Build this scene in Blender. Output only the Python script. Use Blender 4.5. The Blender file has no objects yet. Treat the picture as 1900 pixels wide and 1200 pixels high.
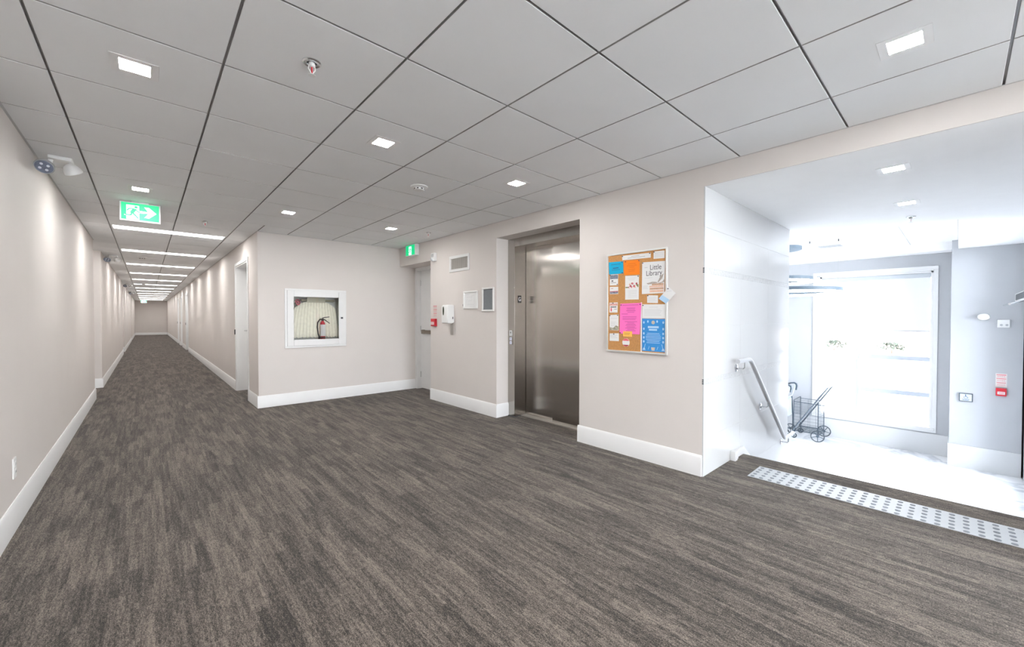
import bpy, math, random
from math import pi, sin, cos, radians
from mathutils import Matrix, Vector

random.seed(7)
SC = bpy.context.scene
COL = SC.collection

# ------------------------------------------------------------------ camera
CAM_Z = 1.2467
YAW, PITCH, ROLL = 0.73521, -0.01483, 0.00067
fwd = Vector((sin(YAW) * cos(PITCH), cos(YAW) * cos(PITCH), sin(PITCH)))
right = Vector((cos(YAW), -sin(YAW), 0.0))
up = right.cross(fwd)
r_ = right * cos(ROLL) + up * sin(ROLL)
u_ = up * cos(ROLL) - right * sin(ROLL)
cd = bpy.data.cameras.new('camera')
cd.sensor_fit = 'HORIZONTAL'
cd.sensor_width = 36.0
cd.lens = 750.427 / 1900.0 * 36.0
cd.clip_start = 0.02
cd.clip_end = 300
cam = bpy.data.objects.new('camera', cd)
COL.objects.link(cam)
cam.matrix_world = Matrix(((r_.x, u_.x, -fwd.x, 0), (r_.y, u_.y, -fwd.y, 0), (r_.z, u_.z, -fwd.z, CAM_Z), (0, 0, 0, 1)))
SC.camera = cam

# ------------------------------------------------------------------ world, exposure
SKY = 25.0
world = bpy.data.worlds.new('overcast_sky')
SC.world = world
world.use_nodes = True
bg = world.node_tree.nodes['Background']
bg.inputs['Color'].default_value = (0.88, 0.93, 1.0, 1)
bg.inputs['Strength'].default_value = SKY
SC.view_settings.view_transform = 'Standard'
SC.view_settings.look = 'None'
SC.view_settings.exposure = 0.19
SC.view_settings.gamma = 1.0
SC.view_settings.use_curve_mapping = False
try:
    SC.cycles.use_denoising = True
    SC.cycles.max_bounces = 10
    SC.cycles.diffuse_bounces = 6
    SC.cycles.transparent_max_bounces = 12
except Exception:
    pass

# lamp strengths (radiance of the luminous surfaces)
L_DOWN, L_STRIP, L_LOBBY, L_RING = 265.0, 14.0, 280.0, 18.0

# ------------------------------------------------------------------ key dimensions (metres)
ZC = 2.4184                      # grid ceiling
XL, XE, XR = -0.589, 3.223, 1.133  # corridor left wall, elevator wall, corridor right wall
YH, YEND, YBACK = 6.429, 38.3, -4.0
G0X, G0Y, TS = -0.333, 0.474, 0.61   # ceiling grid
YT = 1.342                       # tiled wall by the stairs
ZS = 2.266                       # lobby soffit
ZL = -0.98                       # lobby floor
XEDGE = 4.06                     # landing edge
XW, XP = 9.48, 9.0               # window wall, pier face
YLR = -0.62                      # lobby right wall
WT = 0.36                        # elevator wall thickness


# ------------------------------------------------------------------ materials
MATS = {}


def nn(nt, t, **kw):
    n = nt.nodes.new(t)
    for k, v in kw.items():
        setattr(n, k, v)
    return n


def mat(name, col, rough=0.55, metal=0.0, var=0.0, vscale=6.0, bump=0.0, bscale=60.0, emit=0.0, ecol=None, spec=0.5, stretch=None, coat=0.0):
    if name in MATS:
        return MATS[name]
    m = bpy.data.materials.new(name)
    m.use_nodes = True
    nt = m.node_tree
    p = nt.nodes['Principled BSDF']
    p.inputs['Base Color'].default_value = (*col, 1)
    p.inputs['Roughness'].default_value = rough
    p.inputs['Metallic'].default_value = metal
    p.inputs['Specular IOR Level'].default_value = spec
    if coat:
        p.inputs['Coat Weight'].default_value = coat
        p.inputs['Coat Roughness'].default_value = 0.05
    tc = mp = None
    if var or bump:
        tc = nn(nt, 'ShaderNodeTexCoord')
        mp = nn(nt, 'ShaderNodeMapping')
        if stretch:
            mp.inputs['Scale'].default_value = stretch
        nt.links.new(tc.outputs['Object'], mp.inputs['Vector'])
    if var:
        n = nn(nt, 'ShaderNodeTexNoise')
        n.inputs['Scale'].default_value = vscale
        n.inputs['Detail'].default_value = 4
        nt.links.new(mp.outputs['Vector'], n.inputs['Vector'])
        r = nn(nt, 'ShaderNodeValToRGB')
        r.color_ramp.elements[0].position = 0.3
        r.color_ramp.elements[1].position = 0.7
        r.color_ramp.elements[0].color = (*[c * (1 - var) for c in col], 1)
        r.color_ramp.elements[1].color = (*[min(1, c * (1 + var)) for c in col], 1)
        nt.links.new(n.outputs['Fac'], r.inputs['Fac'])
        nt.links.new(r.outputs['Color'], p.inputs['Base Color'])
    if bump:
        n = nn(nt, 'ShaderNodeTexNoise')
        n.inputs['Scale'].default_value = bscale
        n.inputs['Detail'].default_value = 3
        nt.links.new(mp.outputs['Vector'], n.inputs['Vector'])
        b = nn(nt, 'ShaderNodeBump')
        b.inputs['Strength'].default_value = bump
        b.inputs['Distance'].default_value = 0.002
        nt.links.new(n.outputs['Fac'], b.inputs['Height'])
        nt.links.new(b.outputs['Normal'], p.inputs['Normal'])
    if emit:
        p.inputs['Emission Color'].default_value = (*(ecol or col), 1)
        p.inputs['Emission Strength'].default_value = emit
    MATS[name] = m
    return m


def carpet_mat():
    m = bpy.data.materials.new('striated_carpet')
    m.use_nodes = True
    nt = m.node_tree
    L = nt.links.new
    p = nt.nodes['Principled BSDF']
    p.inputs['Roughness'].default_value = 0.95
    p.inputs['Specular IOR Level'].default_value = 0.08
    p.inputs['Sheen Weight'].default_value = 0.14
    p.inputs['Sheen Roughness'].default_value = 0.5
    p.inputs['Sheen Tint'].default_value = (0.9, 0.88, 0.86, 1)
    tc = nn(nt, 'ShaderNodeTexCoord')

    def noise(sx, sy, detail, rough=0.55, off=0.0):
        mp = nn(nt, 'ShaderNodeMapping')
        mp.inputs['Scale'].default_value = (sx, sy, 1)
        mp.inputs['Location'].default_value = (off, off * 0.7, 0)
        L(tc.outputs['Object'], mp.inputs['Vector'])
        n = nn(nt, 'ShaderNodeTexNoise')
        n.noise_dimensions = '2D'
        n.inputs['Scale'].default_value = 1.0
        n.inputs['Detail'].default_value = detail
        n.inputs['Roughness'].default_value = rough
        L(mp.outputs['Vector'], n.inputs['Vector'])
        return n.outputs['Fac']

    def math_(op, a, b):
        n = nn(nt, 'ShaderNodeMath')
        n.operation = op
        for i, v in enumerate((a, b)):
            if isinstance(v, (int, float)):
                n.inputs[i].default_value = v
            else:
                L(v, n.inputs[i])
        return n.outputs[0]

    fibre = noise(215, 190, 3, 0.75, 1.3)
    patch = noise(4.5, 1.3, 2, 0.5, 9.7)
    fleck = noise(125, 34, 4, 0.78, 2.2)
    fray = noise(130, 90, 2, 0.6, 5.5)
    se = nn(nt, 'ShaderNodeSeparateXYZ')
    L(tc.outputs['Object'], se.inputs['Vector'])

    def dashes(w, ln, seed, rag):
        """yarn dashes: columns of width w split at random places into runs of about ln"""
        xx = math_('ADD', se.outputs['X'], math_('MULTIPLY', math_('SUBTRACT', fray, 0.5), rag))
        cu = math_('FLOOR', math_('DIVIDE', math_('ADD', xx, 50.0 + seed), w), 0)
        w1 = nn(nt, 'ShaderNodeTexWhiteNoise', noise_dimensions='1D')
        L(cu, w1.inputs['W'])
        yy = math_('ADD', math_('DIVIDE', se.outputs['Y'], ln), math_('MULTIPLY', w1.outputs['Value'], 37.0))
        yy = math_('ADD', yy, math_('MULTIPLY', fray, rag * 15.0))
        cv = math_('FLOOR', yy, 0)
        cx = nn(nt, 'ShaderNodeCombineXYZ')
        L(cu, cx.inputs[0])
        L(cv, cx.inputs[1])
        w2 = nn(nt, 'ShaderNodeTexWhiteNoise', noise_dimensions='2D')
        L(cx.outputs[0], w2.inputs['Vector'])
        return w2.outputs['Value']
    wide = dashes(0.052, 0.34, 0.0, 0.016)
    mid = dashes(0.019, 0.24, 3.3, 0.013)
    thin = dashes(0.0085, 0.13, 7.7, 0.009)

    def dev(x, k):
        return math_('MULTIPLY', math_('SUBTRACT', x, 0.5), k)
    s = math_('ADD', 0.48, dev(wide, 0.26))
    s = math_('ADD', s, dev(mid, 0.24))
    s = math_('ADD', s, dev(thin, 0.20))
    s = math_('ADD', s, dev(patch, 0.28))
    s = math_('ADD', s, dev(fleck, 1.4))
    s = math_('ADD', s, dev(fibre, 1.9))
    r = nn(nt, 'ShaderNodeValToRGB')
    cr = r.color_ramp
    cr.elements[0].position = 0.0
    cr.elements[0].color = (0.016, 0.0142, 0.0130, 1)
    cr.elements[1].position = 1.0
    cr.elements[1].color = (0.240, 0.202, 0.172, 1)
    e = cr.elements.new(0.35)
    e.color = (0.053, 0.0455, 0.0395, 1)
    e = cr.elements.new(0.62)
    e.color = (0.123, 0.1035, 0.0885, 1)
    L(s, r.inputs['Fac'])
    L(r.outputs['Color'], p.inputs['Base Color'])
    b = nn(nt, 'ShaderNodeBump')
    b.inputs['Strength'].default_value = 0.5
    b.inputs['Distance'].default_value = 0.004
    L(fibre, b.inputs['Height'])
    L(b.outputs['Normal'], p.inputs['Normal'])
    MATS['carpet'] = m
    return m


def steel_mat(name, col, rough, wave=0.0):
    m = bpy.data.materials.new(name)
    m.use_nodes = True
    nt = m.node_tree
    L = nt.links.new
    p = nt.nodes['Principled BSDF']
    p.inputs['Base Color'].default_value = (*col, 1)
    p.inputs['Metallic'].default_value = 1.0
    p.inputs['Roughness'].default_value = rough
    tc = nn(nt, 'ShaderNodeTexCoord')
    mp = nn(nt, 'ShaderNodeMapping')
    mp.inputs['Scale'].default_value = (260, 260, 3)
    L(tc.outputs['Object'], mp.inputs['Vector'])
    n = nn(nt, 'ShaderNodeTexNoise')
    n.inputs['Scale'].default_value = 1.0
    n.inputs['Detail'].default_value = 2
    L(mp.outputs['Vector'], n.inputs['Vector'])
    mr = nn(nt, 'ShaderNodeMapRange')
    mr.inputs['To Min'].default_value = rough * 0.8
    mr.inputs['To Max'].default_value = rough * 1.25
    L(n.outputs['Fac'], mr.inputs['Value'])
    L(mr.outputs['Result'], p.inputs['Roughness'])
    if wave:
        p.inputs['Anisotropic'].default_value = 0.9
        tg = nn(nt, 'ShaderNodeTangent', direction_type='RADIAL', axis='Z')
        L(tg.outputs[0], p.inputs['Tangent'])
        mp2 = nn(nt, 'ShaderNodeMapping')
        mp2.inputs['Scale'].default_value = (1.2, 1.2, 4.5)
        L(tc.outputs['Object'], mp2.inputs['Vector'])
        n2 = nn(nt, 'ShaderNodeTexNoise')
        n2.inputs['Scale'].default_value = 1.0
        n2.inputs['Detail'].default_value = 1
        L(mp2.outputs['Vector'], n2.inputs['Vector'])
        b = nn(nt, 'ShaderNodeBump')
        b.inputs['Strength'].default_value = wave
        b.inputs['Distance'].default_value = 0.004
        L(n2.outputs['Fac'], b.inputs['Height'])
        L(b.outputs['Normal'], p.inputs['Normal'])
    MATS[name] = m
    return m


def glass_mat(name, tint=(0.95, 0.98, 0.98), refl=0.06):
    m = bpy.data.materials.new(name)
    m.use_nodes = True
    nt = m.node_tree
    L = nt.links.new
    nt.nodes.remove(nt.nodes['Principled BSDF'])
    out = nt.nodes['Material Output']
    t = nn(nt, 'ShaderNodeBsdfTransparent')
    t.inputs['Color'].default_value = (*tint, 1)
    g = nn(nt, 'ShaderNodeBsdfGlossy')
    g.inputs['Roughness'].default_value = 0.03
    fr = nn(nt, 'ShaderNodeFresnel')
    fr.inputs['IOR'].default_value = 1.35
    mx = nn(nt, 'ShaderNodeMixShader')
    L(fr.outputs['Fac'], mx.inputs['Fac'])
    L(t.outputs[0], mx.inputs[1])
    L(g.outputs[0], mx.inputs[2])
    L(mx.outputs[0], out.inputs['Surface'])
    MATS[name] = m
    return m


def fabric_mat(name):
    m = bpy.data.materials.new(name)
    m.use_nodes = True
    nt = m.node_tree
    L = nt.links.new
    nt.nodes.remove(nt.nodes['Principled BSDF'])
    out = nt.nodes['Material Output']
    d = nn(nt, 'ShaderNodeBsdfDiffuse')
    d.inputs['Color'].default_value = (0.86, 0.87, 0.9, 1)
    t = nn(nt, 'ShaderNodeBsdfTranslucent')
    t.inputs['Color'].default_value = (0.80, 0.80, 0.84, 1)
    mx = nn(nt, 'ShaderNodeMixShader')
    mx.inputs['Fac'].default_value = 0.035
    L(d.outputs[0], mx.inputs[1])
    L(t.outputs[0], mx.inputs[2])
    L(mx.outputs[0], out.inputs['Surface'])
    MATS[name] = m
    return m


def marble_mat():
    m = mat('lobby_marble', (0.86, 0.865, 0.88), rough=0.16, spec=0.5)
    nt = m.node_tree
    L = nt.links.new
    p = nt.nodes['Principled BSDF']
    tc = nn(nt, 'ShaderNodeTexCoord')
    n = nn(nt, 'ShaderNodeTexNoise')
    n.inputs['Scale'].default_value = 1.1
    n.inputs['Detail'].default_value = 7
    n.inputs['Distortion'].default_value = 1.6
    L(tc.outputs['Object'], n.inputs['Vector'])
    r = nn(nt, 'ShaderNodeValToRGB')
    cr = r.color_ramp
    cr.elements[0].position = 0.44
    cr.elements[0].color = (0.86, 0.865, 0.88, 1)
    cr.elements[1].position = 0.56
    cr.elements[1].color = (0.86, 0.865, 0.88, 1)
    e = cr.elements.new(0.50)
    e.color = (0.60, 0.62, 0.66, 1)
    L(n.outputs['Fac'], r.inputs['Fac'])
    L(r.outputs['Color'], p.inputs['Base Color'])
    return m


carpet_mat()
WALL = mat('greige_wall_paint', (0.694, 0.650, 0.622), rough=0.6, var=0.012, vscale=3, bump=0.10, bscale=220, spec=0.3)
BASE = mat('white_trim_paint', (0.80, 0.80, 0.80), rough=0.35, var=0.01, vscale=8)
TILE = mat('ceiling_tile_white', (0.865, 0.88, 0.89), rough=0.9, var=0.015, vscale=2.0, bump=0.25, bscale=420, spec=0.1)
TEE = mat('ceiling_tee_grey', (0.46, 0.46, 0.47), rough=0.4, var=0.03, metal=0.2)
TEDGE = mat('shaded_raw_edge', (0.36, 0.355, 0.345), rough=0.95, var=0.1, vscale=30)  # raw fibre grey, darkened to paint the gap shade between tiles
PLENUM = mat('plenum_dark', (0.05, 0.05, 0.05), rough=0.9, var=0.05)
DOORW = mat('door_white_paint', (0.84, 0.845, 0.845), rough=0.35, var=0.01)
LOBW = mat('lobby_wall_paint', (0.44, 0.45, 0.468), rough=0.55, var=0.01, bump=0.08, bscale=220)
LOBC = mat('lobby_ceiling_white', (0.93, 0.93, 0.93), rough=0.8, var=0.01)
WTILE = mat('glossy_white_tile', (0.64, 0.645, 0.65), rough=0.10, var=0.012, vscale=1.5, spec=0.5)
GROUT = mat('tile_grout', (0.80, 0.81, 0.82), rough=0.8, var=0.02)
MARBLE = marble_mat()
RAILM = mat('satin_aluminium', (0.60, 0.61, 0.63), rough=0.30, metal=0.5, var=0.01)
STEEL = steel_mat('brushed_stainless', (0.52, 0.49, 0.455), 0.17, wave=0.35)
STEELF = steel_mat('stainless_frame', (0.44, 0.415, 0.39), 0.2)
CHROME = steel_mat('satin_chrome', (0.70, 0.71, 0.72), 0.2)
BLACK = mat('black_plastic', (0.015, 0.015, 0.016), rough=0.4, var=0.1)
DARK = mat('dark_grey', (0.07, 0.075, 0.085), rough=0.5, var=0.05)
WPLAST = mat('white_plastic', (0.80, 0.80, 0.79), rough=0.3, var=0.01)
GPLAST = mat('grey_plastic', (0.38, 0.39, 0.40), rough=0.4, var=0.02)
RED = mat('fire_red', (0.55, 0.015, 0.03), rough=0.35, var=0.03)
PRINTRED = mat('red_print', (0.72, 0.12, 0.16), rough=0.7, var=0.02)
GLASS = glass_mat('clear_glass', tint=(0.99, 0.995, 0.99))
LGLASS = glass_mat('tinted_glazing', tint=(0.82, 0.83, 0.84))
SHADE = fabric_mat('shade_fabric')
PAPER = mat('white_paper', (0.80, 0.80, 0.80), rough=0.8, var=0.01)
INK = mat('ink_dark', (0.06, 0.06, 0.07), rough=0.8, var=0.05)
INKG = mat('ink_grey', (0.35, 0.35, 0.37), rough=0.8, var=0.05)
INKL = mat('ink_light', (0.60, 0.60, 0.62), rough=0.8, var=0.03)
WARM = (1.0, 0.983, 0.962)
LENS = mat('downlight_lens', (1, 1, 1), emit=L_DOWN, ecol=WARM)
LENSL = mat('lobby_downlight_lens', (1, 1, 1), emit=L_LOBBY, ecol=(0.95, 0.98, 1))
STRIPL = mat('troffer_lens', (1, 1, 1), emit=L_STRIP, ecol=WARM)
STRIPB = mat('troffer_lens_edge', (1, 1, 1), emit=L_STRIP * 1.9, ecol=WARM)
RINGL = mat('ring_diffuser', (1, 1, 1), emit=L_RING, ecol=(0.97, 0.99, 1))
SIGNG = mat('exit_sign_green', (0.0, 0.42, 0.16), rough=0.4, emit=0.85, ecol=(0.0, 0.55, 0.20))
SIGNW = mat('exit_sign_white', (0.85, 1.0, 0.95), rough=0.4, emit=0.95, ecol=(0.78, 1.0, 0.92))
SIGNF = mat('exit_sign_frame', (0.76, 0.78, 0.77), rough=0.4, var=0.01)

# ------------------------------------------------------------------ mesh helpers
ORI = {}


class MB:
    def __init__(s):
        s.v = []
        s.f = []

    def box(s, x0, y0, z0, x1, y1, z1):
        x0, x1 = min(x0, x1), max(x0, x1)
        y0, y1 = min(y0, y1), max(y0, y1)
        z0, z1 = min(z0, z1), max(z0, z1)
        b = len(s.v)
        s.v += [(x, y, z) for z in (z0, z1) for y in (y0, y1) for x in (x0, x1)]
        s.f += [tuple(b + i for i in q) for q in ((0, 2, 3, 1), (4, 5, 7, 6), (0, 1, 5, 4), (2, 6, 7, 3), (0, 4, 6, 2), (1, 3, 7, 5))]
        return s

    def prism(s, pts, ext):
        """pts: ring of 3D points (counter-clockwise seen from the side ext points to), ext: extrusion vector"""
        b = len(s.v)
        n = len(pts)
        e = Vector(ext)
        P = [Vector(p) for p in pts]
        s.v += [tuple(p) for p in P] + [tuple(p + e) for p in P]
        s.f.append(tuple(b + i for i in range(n - 1, -1, -1)))
        s.f.append(tuple(b + n + i for i in range(n)))
        for i in range(n):
            j = (i + 1) % n
            s.f.append((b + i, b + j, b + n + j, b + n + i))
        return s

    def tube(s, path, r, n=8, caps=True, closed=False):
        P = [Vector(p) for p in path]
        m = len(P)
        rr = r if isinstance(r, (list, tuple)) else [r] * m
        b = len(s.v)
        prev = None
        for i in range(m):
            if closed:
                t = P[(i + 1) % m] - P[i - 1]
            elif i == 0:
                t = P[1] - P[0]
            elif i == m - 1:
                t = P[-1] - P[-2]
            else:
                t = (P[i + 1] - P[i]).normalized() + (P[i] - P[i - 1]).normalized()
            t.normalize()
            if prev is None:
                a = Vector((0, 0, 1)) if abs(t.z) < 0.9 else Vector((1, 0, 0))
                u = t.cross(a).normalized()
            else:
                u = (prev - t * prev.dot(t)).normalized()
            prev = u
            w = t.cross(u)
            k = 1.0
            if 0 < i < m - 1 and not closed:
                c = (P[i + 1] - P[i]).normalized().dot((P[i] - P[i - 1]).normalized())
                k = min(1.6, 1 / max(0.5, math.sqrt((1 + c) / 2)))
            for j in range(n):
                a = 2 * pi * j / n
                s.v.append(tuple(P[i] + (u * cos(a) + w * sin(a)) * rr[i] * (k if False else 1)))
        for i in range(m if closed else m - 1):
            i2 = (i + 1) % m
            for j in range(n):
                j2 = (j + 1) % n
                s.f.append((b + i * n + j, b + i * n + j2, b + i2 * n + j2, b + i2 * n + j))
        if caps and not closed:
            s.f.append(tuple(b + j for j in range(n - 1, -1, -1)))
            s.f.append(tuple(b + (m - 1) * n + j for j in range(n)))
        return s

    def lathe(s, prof, c, axis='Z', n=24, caps=True):
        """prof: (radius, height) pairs along the axis from c"""
        b = len(s.v)
        C = Vector(c)
        ax = {'X': ((0, 1, 0), (0, 0, 1), (1, 0, 0)), 'Y': ((0, 0, 1), (1, 0, 0), (0, 1, 0)), 'Z': ((1, 0, 0), (0, 1, 0), (0, 0, 1))}
        if isinstance(axis, str):
            u, w, a = [Vector(q) for q in ax[axis]]
        else:
            a = Vector(axis).normalized()
            u = a.cross(Vector((0, 0, 1)) if abs(a.z) < 0.9 else Vector((1, 0, 0))).normalized()
            w = a.cross(u)
        for r, h in prof:
            for j in range(n):
                t = 2 * pi * j / n
                s.v.append(tuple(C + a * h + (u * cos(t) + w * sin(t)) * r))
        for i in range(len(prof) - 1):
            for j in range(n):
                j2 = (j + 1) % n
                s.f.append((b + i * n + j, b + i * n + j2, b + (i + 1) * n + j2, b + (i + 1) * n + j))
        if caps:
            s.f.append(tuple(b + j for j in range(n - 1, -1, -1)))
            k = (len(prof) - 1) * n
            s.f.append(tuple(b + k + j for j in range(n)))
        return s

    def frame(s, pl, a0, b0, a1, b1, w, d0, d1):
        """rectangular frame (outer a0..a1, b0..b1, width w) in plane pl between depths d0..d1"""
        for q in ((a0, b0, a1, b0 + w), (a0, b1 - w, a1, b1), (a0, b0 + w, a0 + w, b1 - w), (a1 - w, b0 + w, a1, b1 - w)):
            pl.rect(s, *q, d0, d1)
        return s

    def build(s, name, m, parent=None, origin=None, smooth=True, bevel=0.0, angle=35, recalc=True):
        me = bpy.data.meshes.new(name)
        if parent is not None:
            O = Vector(ORI[parent.name])
        elif origin is not None:
            O = Vector(origin)
        else:
            xs, ys, zs = zip(*s.v)
            O = Vector(((min(xs) + max(xs)) / 2, (min(ys) + max(ys)) / 2, min(zs)))
        me.from_pydata([tuple(Vector(p) - O) for p in s.v], [], s.f)
        me.update()
        if recalc:
            import bmesh
            bm = bmesh.new()
            bm.from_mesh(me)
            bmesh.ops.recalc_face_normals(bm, faces=bm.faces)
            bm.to_mesh(me)
            bm.free()
        if smooth:
            me.shade_smooth()
            me.set_sharp_from_angle(angle=radians(angle))
        me.materials.append(m)
        o = bpy.data.objects.new(name, me)
        COL.objects.link(o)
        if parent is not None:
            o.parent = parent
        else:
            o.location = O
        ORI[o.name] = tuple(O)
        if bevel:
            bv = o.modifiers.new('bevel', 'BEVEL')
            bv.width = bevel
            bv.segments = 2
            bv.limit_method = 'ANGLE'
        return o


class PL:
    """a 2D drawing plane in the place: a point at (a, b) with depth d out of the surface"""

    def __init__(s, o, u, v, n):
        s.o, s.u, s.v, s.n = Vector(o), Vector(u), Vector(v), Vector(n)

    def p(s, a, b, d=0.0):
        return s.o + s.u * a + s.v * b + s.n * d

    def rect(s, mb, a0, b0, a1, b1, d0, d1):
        return mb.prism([s.p(a0, b0, d0), s.p(a1, b0, d0), s.p(a1, b1, d0), s.p(a0, b1, d0)], s.n * (d1 - d0))

    def poly(s, mb, pts, d0, d1):
        return mb.prism([s.p(a, b, d0) for a, b in pts], s.n * (d1 - d0))

    def line(s, mb, a0, b0, a1, b1, w, d0, d1):
        t = Vector((a1 - a0, b1 - b0)).normalized() * (w / 2)
        q = Vector((-t.y, t.x))
        return s.poly(mb, [(a0 - q.x, b0 - q.y), (a1 - q.x, b1 - q.y), (a1 + q.x, b1 + q.y), (a0 + q.x, b0 + q.y)], d0, d1)

    def disc(s, mb, a, b, r, d0, d1, n=20, rb=None):
        return s.poly(mb, [(a + r * cos(2 * pi * i / n), b + (rb or r) * sin(2 * pi * i / n)) for i in range(n)], d0, d1)


def tag(o, label, cat, group=None, kind=None):
    o['label'] = label
    o['category'] = cat
    if group:
        o['group'] = group
    if kind:
        o['kind'] = kind
    return o


def struct(o, label, cat):
    return tag(o, label, cat, kind='structure')


def thing(name, loc, label, cat, group=None, kind=None):
    o = bpy.data.objects.new(name, None)
    o.empty_display_size = 0.1
    COL.objects.link(o)
    o.location = loc
    ORI[o.name] = tuple(loc)
    return tag(o, label, cat, group, kind)


def inst(src_mesh, name, parent, loc, rz=0.0):
    o = bpy.data.objects.new(name, src_mesh)
    COL.objects.link(o)
    o.parent = parent
    o.location = Vector(loc) - Vector(ORI[parent.name])
    o.rotation_euler = (0, 0, rz)
    return o


def dup(root, loc, label=None, group=None):
    r = root.copy()
    COL.objects.link(r)
    r.location = loc
    ORI[r.name] = tuple(loc)
    if label:
        r['label'] = label
    if group:
        r['group'] = group
    for ch in list(root.children):
        c = ch.copy()
        COL.objects.link(c)
        c.parent = r
        for g in list(ch.children):
            d = g.copy()
            COL.objects.link(d)
            d.parent = c
    return r


def text_mesh(body, size, pl, a, b, d, m, parent, name='lettering', align='LEFT', depth=0.0004, sx=1.0, spacing=1.0):
    cu = bpy.data.curves.new('lettering', 'FONT')
    cu.body = body
    cu.size = size
    cu.align_x = align
    cu.space_character = spacing
    cu.extrude = depth
    cu.resolution_u = 4
    o = bpy.data.objects.new('lettering', cu)
    COL.objects.link(o)
    dg = bpy.context.evaluated_depsgraph_get()
    me = bpy.data.meshes.new_from_object(o.evaluated_get(dg))
    bpy.data.objects.remove(o)
    O = Vector(ORI[parent.name])
    for v in me.vertices:
        c = v.co
        v.co = pl.p(a + c.x * sx, b + c.y, d + c.z) - O
    me.materials.clear()
    me.materials.append(m)
    t = bpy.data.objects.new(name, me)
    COL.objects.link(t)
    t.parent = parent
    ORI[t.name] = tuple(O)
    return t


def wall_cells(axis, c0, c1, a0, a1, z0, z1, holes):
    """boxes of a wall with rectangular holes; axis 'X': wall lies between X=c0..c1 and runs along Y, 'Y' the other way round"""
    mb = MB()
    As = sorted({a0, a1, *[h[0] for h in holes], *[h[1] for h in holes]})
    Zs = sorted({z0, z1, *[h[2] for h in holes], *[h[3] for h in holes]})
    As = [a for a in As if a0 <= a <= a1]
    Zs = [z for z in Zs if z0 <= z <= z1]
    for i in range(len(As) - 1):
        j = 0
        while j < len(Zs) - 1:
            am = (As[i] + As[i + 1]) / 2

            def solid(k):
                zm = (Zs[k] + Zs[k + 1]) / 2
                return not any(h[0] < am < h[1] and h[2] < zm < h[3] for h in holes)
            if not solid(j):
                j += 1
                continue
            k = j
            while k < len(Zs) - 1 and solid(k):
                k += 1
            if axis == 'X':
                mb.box(c0, As[i], Zs[j], c1, As[i + 1], Zs[k])
            else:
                mb.box(As[i], c0, Zs[j], As[i + 1], c1, Zs[k])
            j = k
    return mb


BB_T, BB_H = 0.014, 0.166


def baseboard(mb, p0, p1, n, z=0.0, h=BB_H, t=BB_T):
    """moulding from p0 to p1 (xy) standing off the wall along n (xy)"""
    p0, p1, n = Vector((*p0, z)), Vector((*p1, z)), Vector((*n, 0))
    Z = Vector((0, 0, 1))
    prof = [(0, 0), (t, 0), (t, h - 0.020), (t * 0.45, h - 0.004), (t * 0.3, h), (0, h)]
    mb.prism([p0 + n * a + Z * b for a, b in prof], p1 - p0)
    return mb


PE = PL((XE, 0, 0), (0, -1, 0), (0, 0, 1), (-1, 0, 0))   # elevator wall: a = -Y, b = z, d towards the room
PH = PL((0, YH, 0), (1, 0, 0), (0, 0, 1), (0, -1, 0))    # hose wall: a = X
PP = PL((XP, 0, 0), (0, -1, 0), (0, 0, 1), (-1, 0, 0))   # lobby pier
PT = PL((0, YT, 0), (1, 0, 0), (0, 0, 1), (0, -1, 0))    # tiled wall

# =================================================================== SETTING
# ---- floor
mb = MB()
mb.box(-1.0, YBACK, -0.12, XE, YH, 0)
mb.box(-1.0, YH, -0.12, XR + 0.3, YEND, 0)
mb.box(XE, 2.50, -0.12, XE + 0.34, 3.90, 0)
mb.box(XE, 5.35, -0.12, XE + 0.45, YH, 0)
mb.box(XE, YLR, -0.12, XEDGE - 0.03, YT - 0.009, 0)
fl = mb.build('floor', MATS['carpet'], origin=(0, 0, 0), smooth=False)
struct(fl, 'brown and charcoal striated carpet running down the corridor', 'floor')
mb = MB()
prof = [(XEDGE - 0.03, 0.0), (XEDGE - 0.012, 0.0), (XEDGE - 0.003, -0.006), (XEDGE, -0.018), (XEDGE, -0.04), (XEDGE - 0.03, -0.05)]
mb.prism([(x, YT - 0.029, z) for x, z in prof], (0, YLR - YT + 0.029, 0))
nose = mb.build('nosing', MATS['carpet'], fl)

# ---- stairs down to the lobby
st = thing('stairs', (XEDGE, (YLR + YT) / 2, ZL), 'carpeted stair flight going down from the landing to the lobby', 'stairs', kind='structure')
NR = 6
for i in range(NR):
    z1 = -0.98 / NR * i - (0.05 if i == 0 else 0)
    x0 = XEDGE - 0.03 + 0.28 * (i - 1) if i else XEDGE - 0.12
    x1 = XEDGE - 0.03 + 0.28 * i
    if i == 0:
        MB().box(XEDGE - 0.25, YLR, ZL, XEDGE - 0.03, YT - 0.010, -0.12).build('step', MATS['carpet'], st, smooth=False)
    else:
        MB().box(x0, YLR, ZL, x1, YT - 0.029, z1).build('step', MATS['carpet'], st, bevel=0.01)

# ---- lobby floor
fl2 = MB().box(XEDGE, YLR - 0.2, ZL - 0.15, XW + 0.2, 6.2, ZL).build('floor_lobby', MARBLE, origin=(0, 0, 0), smooth=False)
struct(fl2, 'polished white marble floor of the lobby', 'floor')

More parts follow.
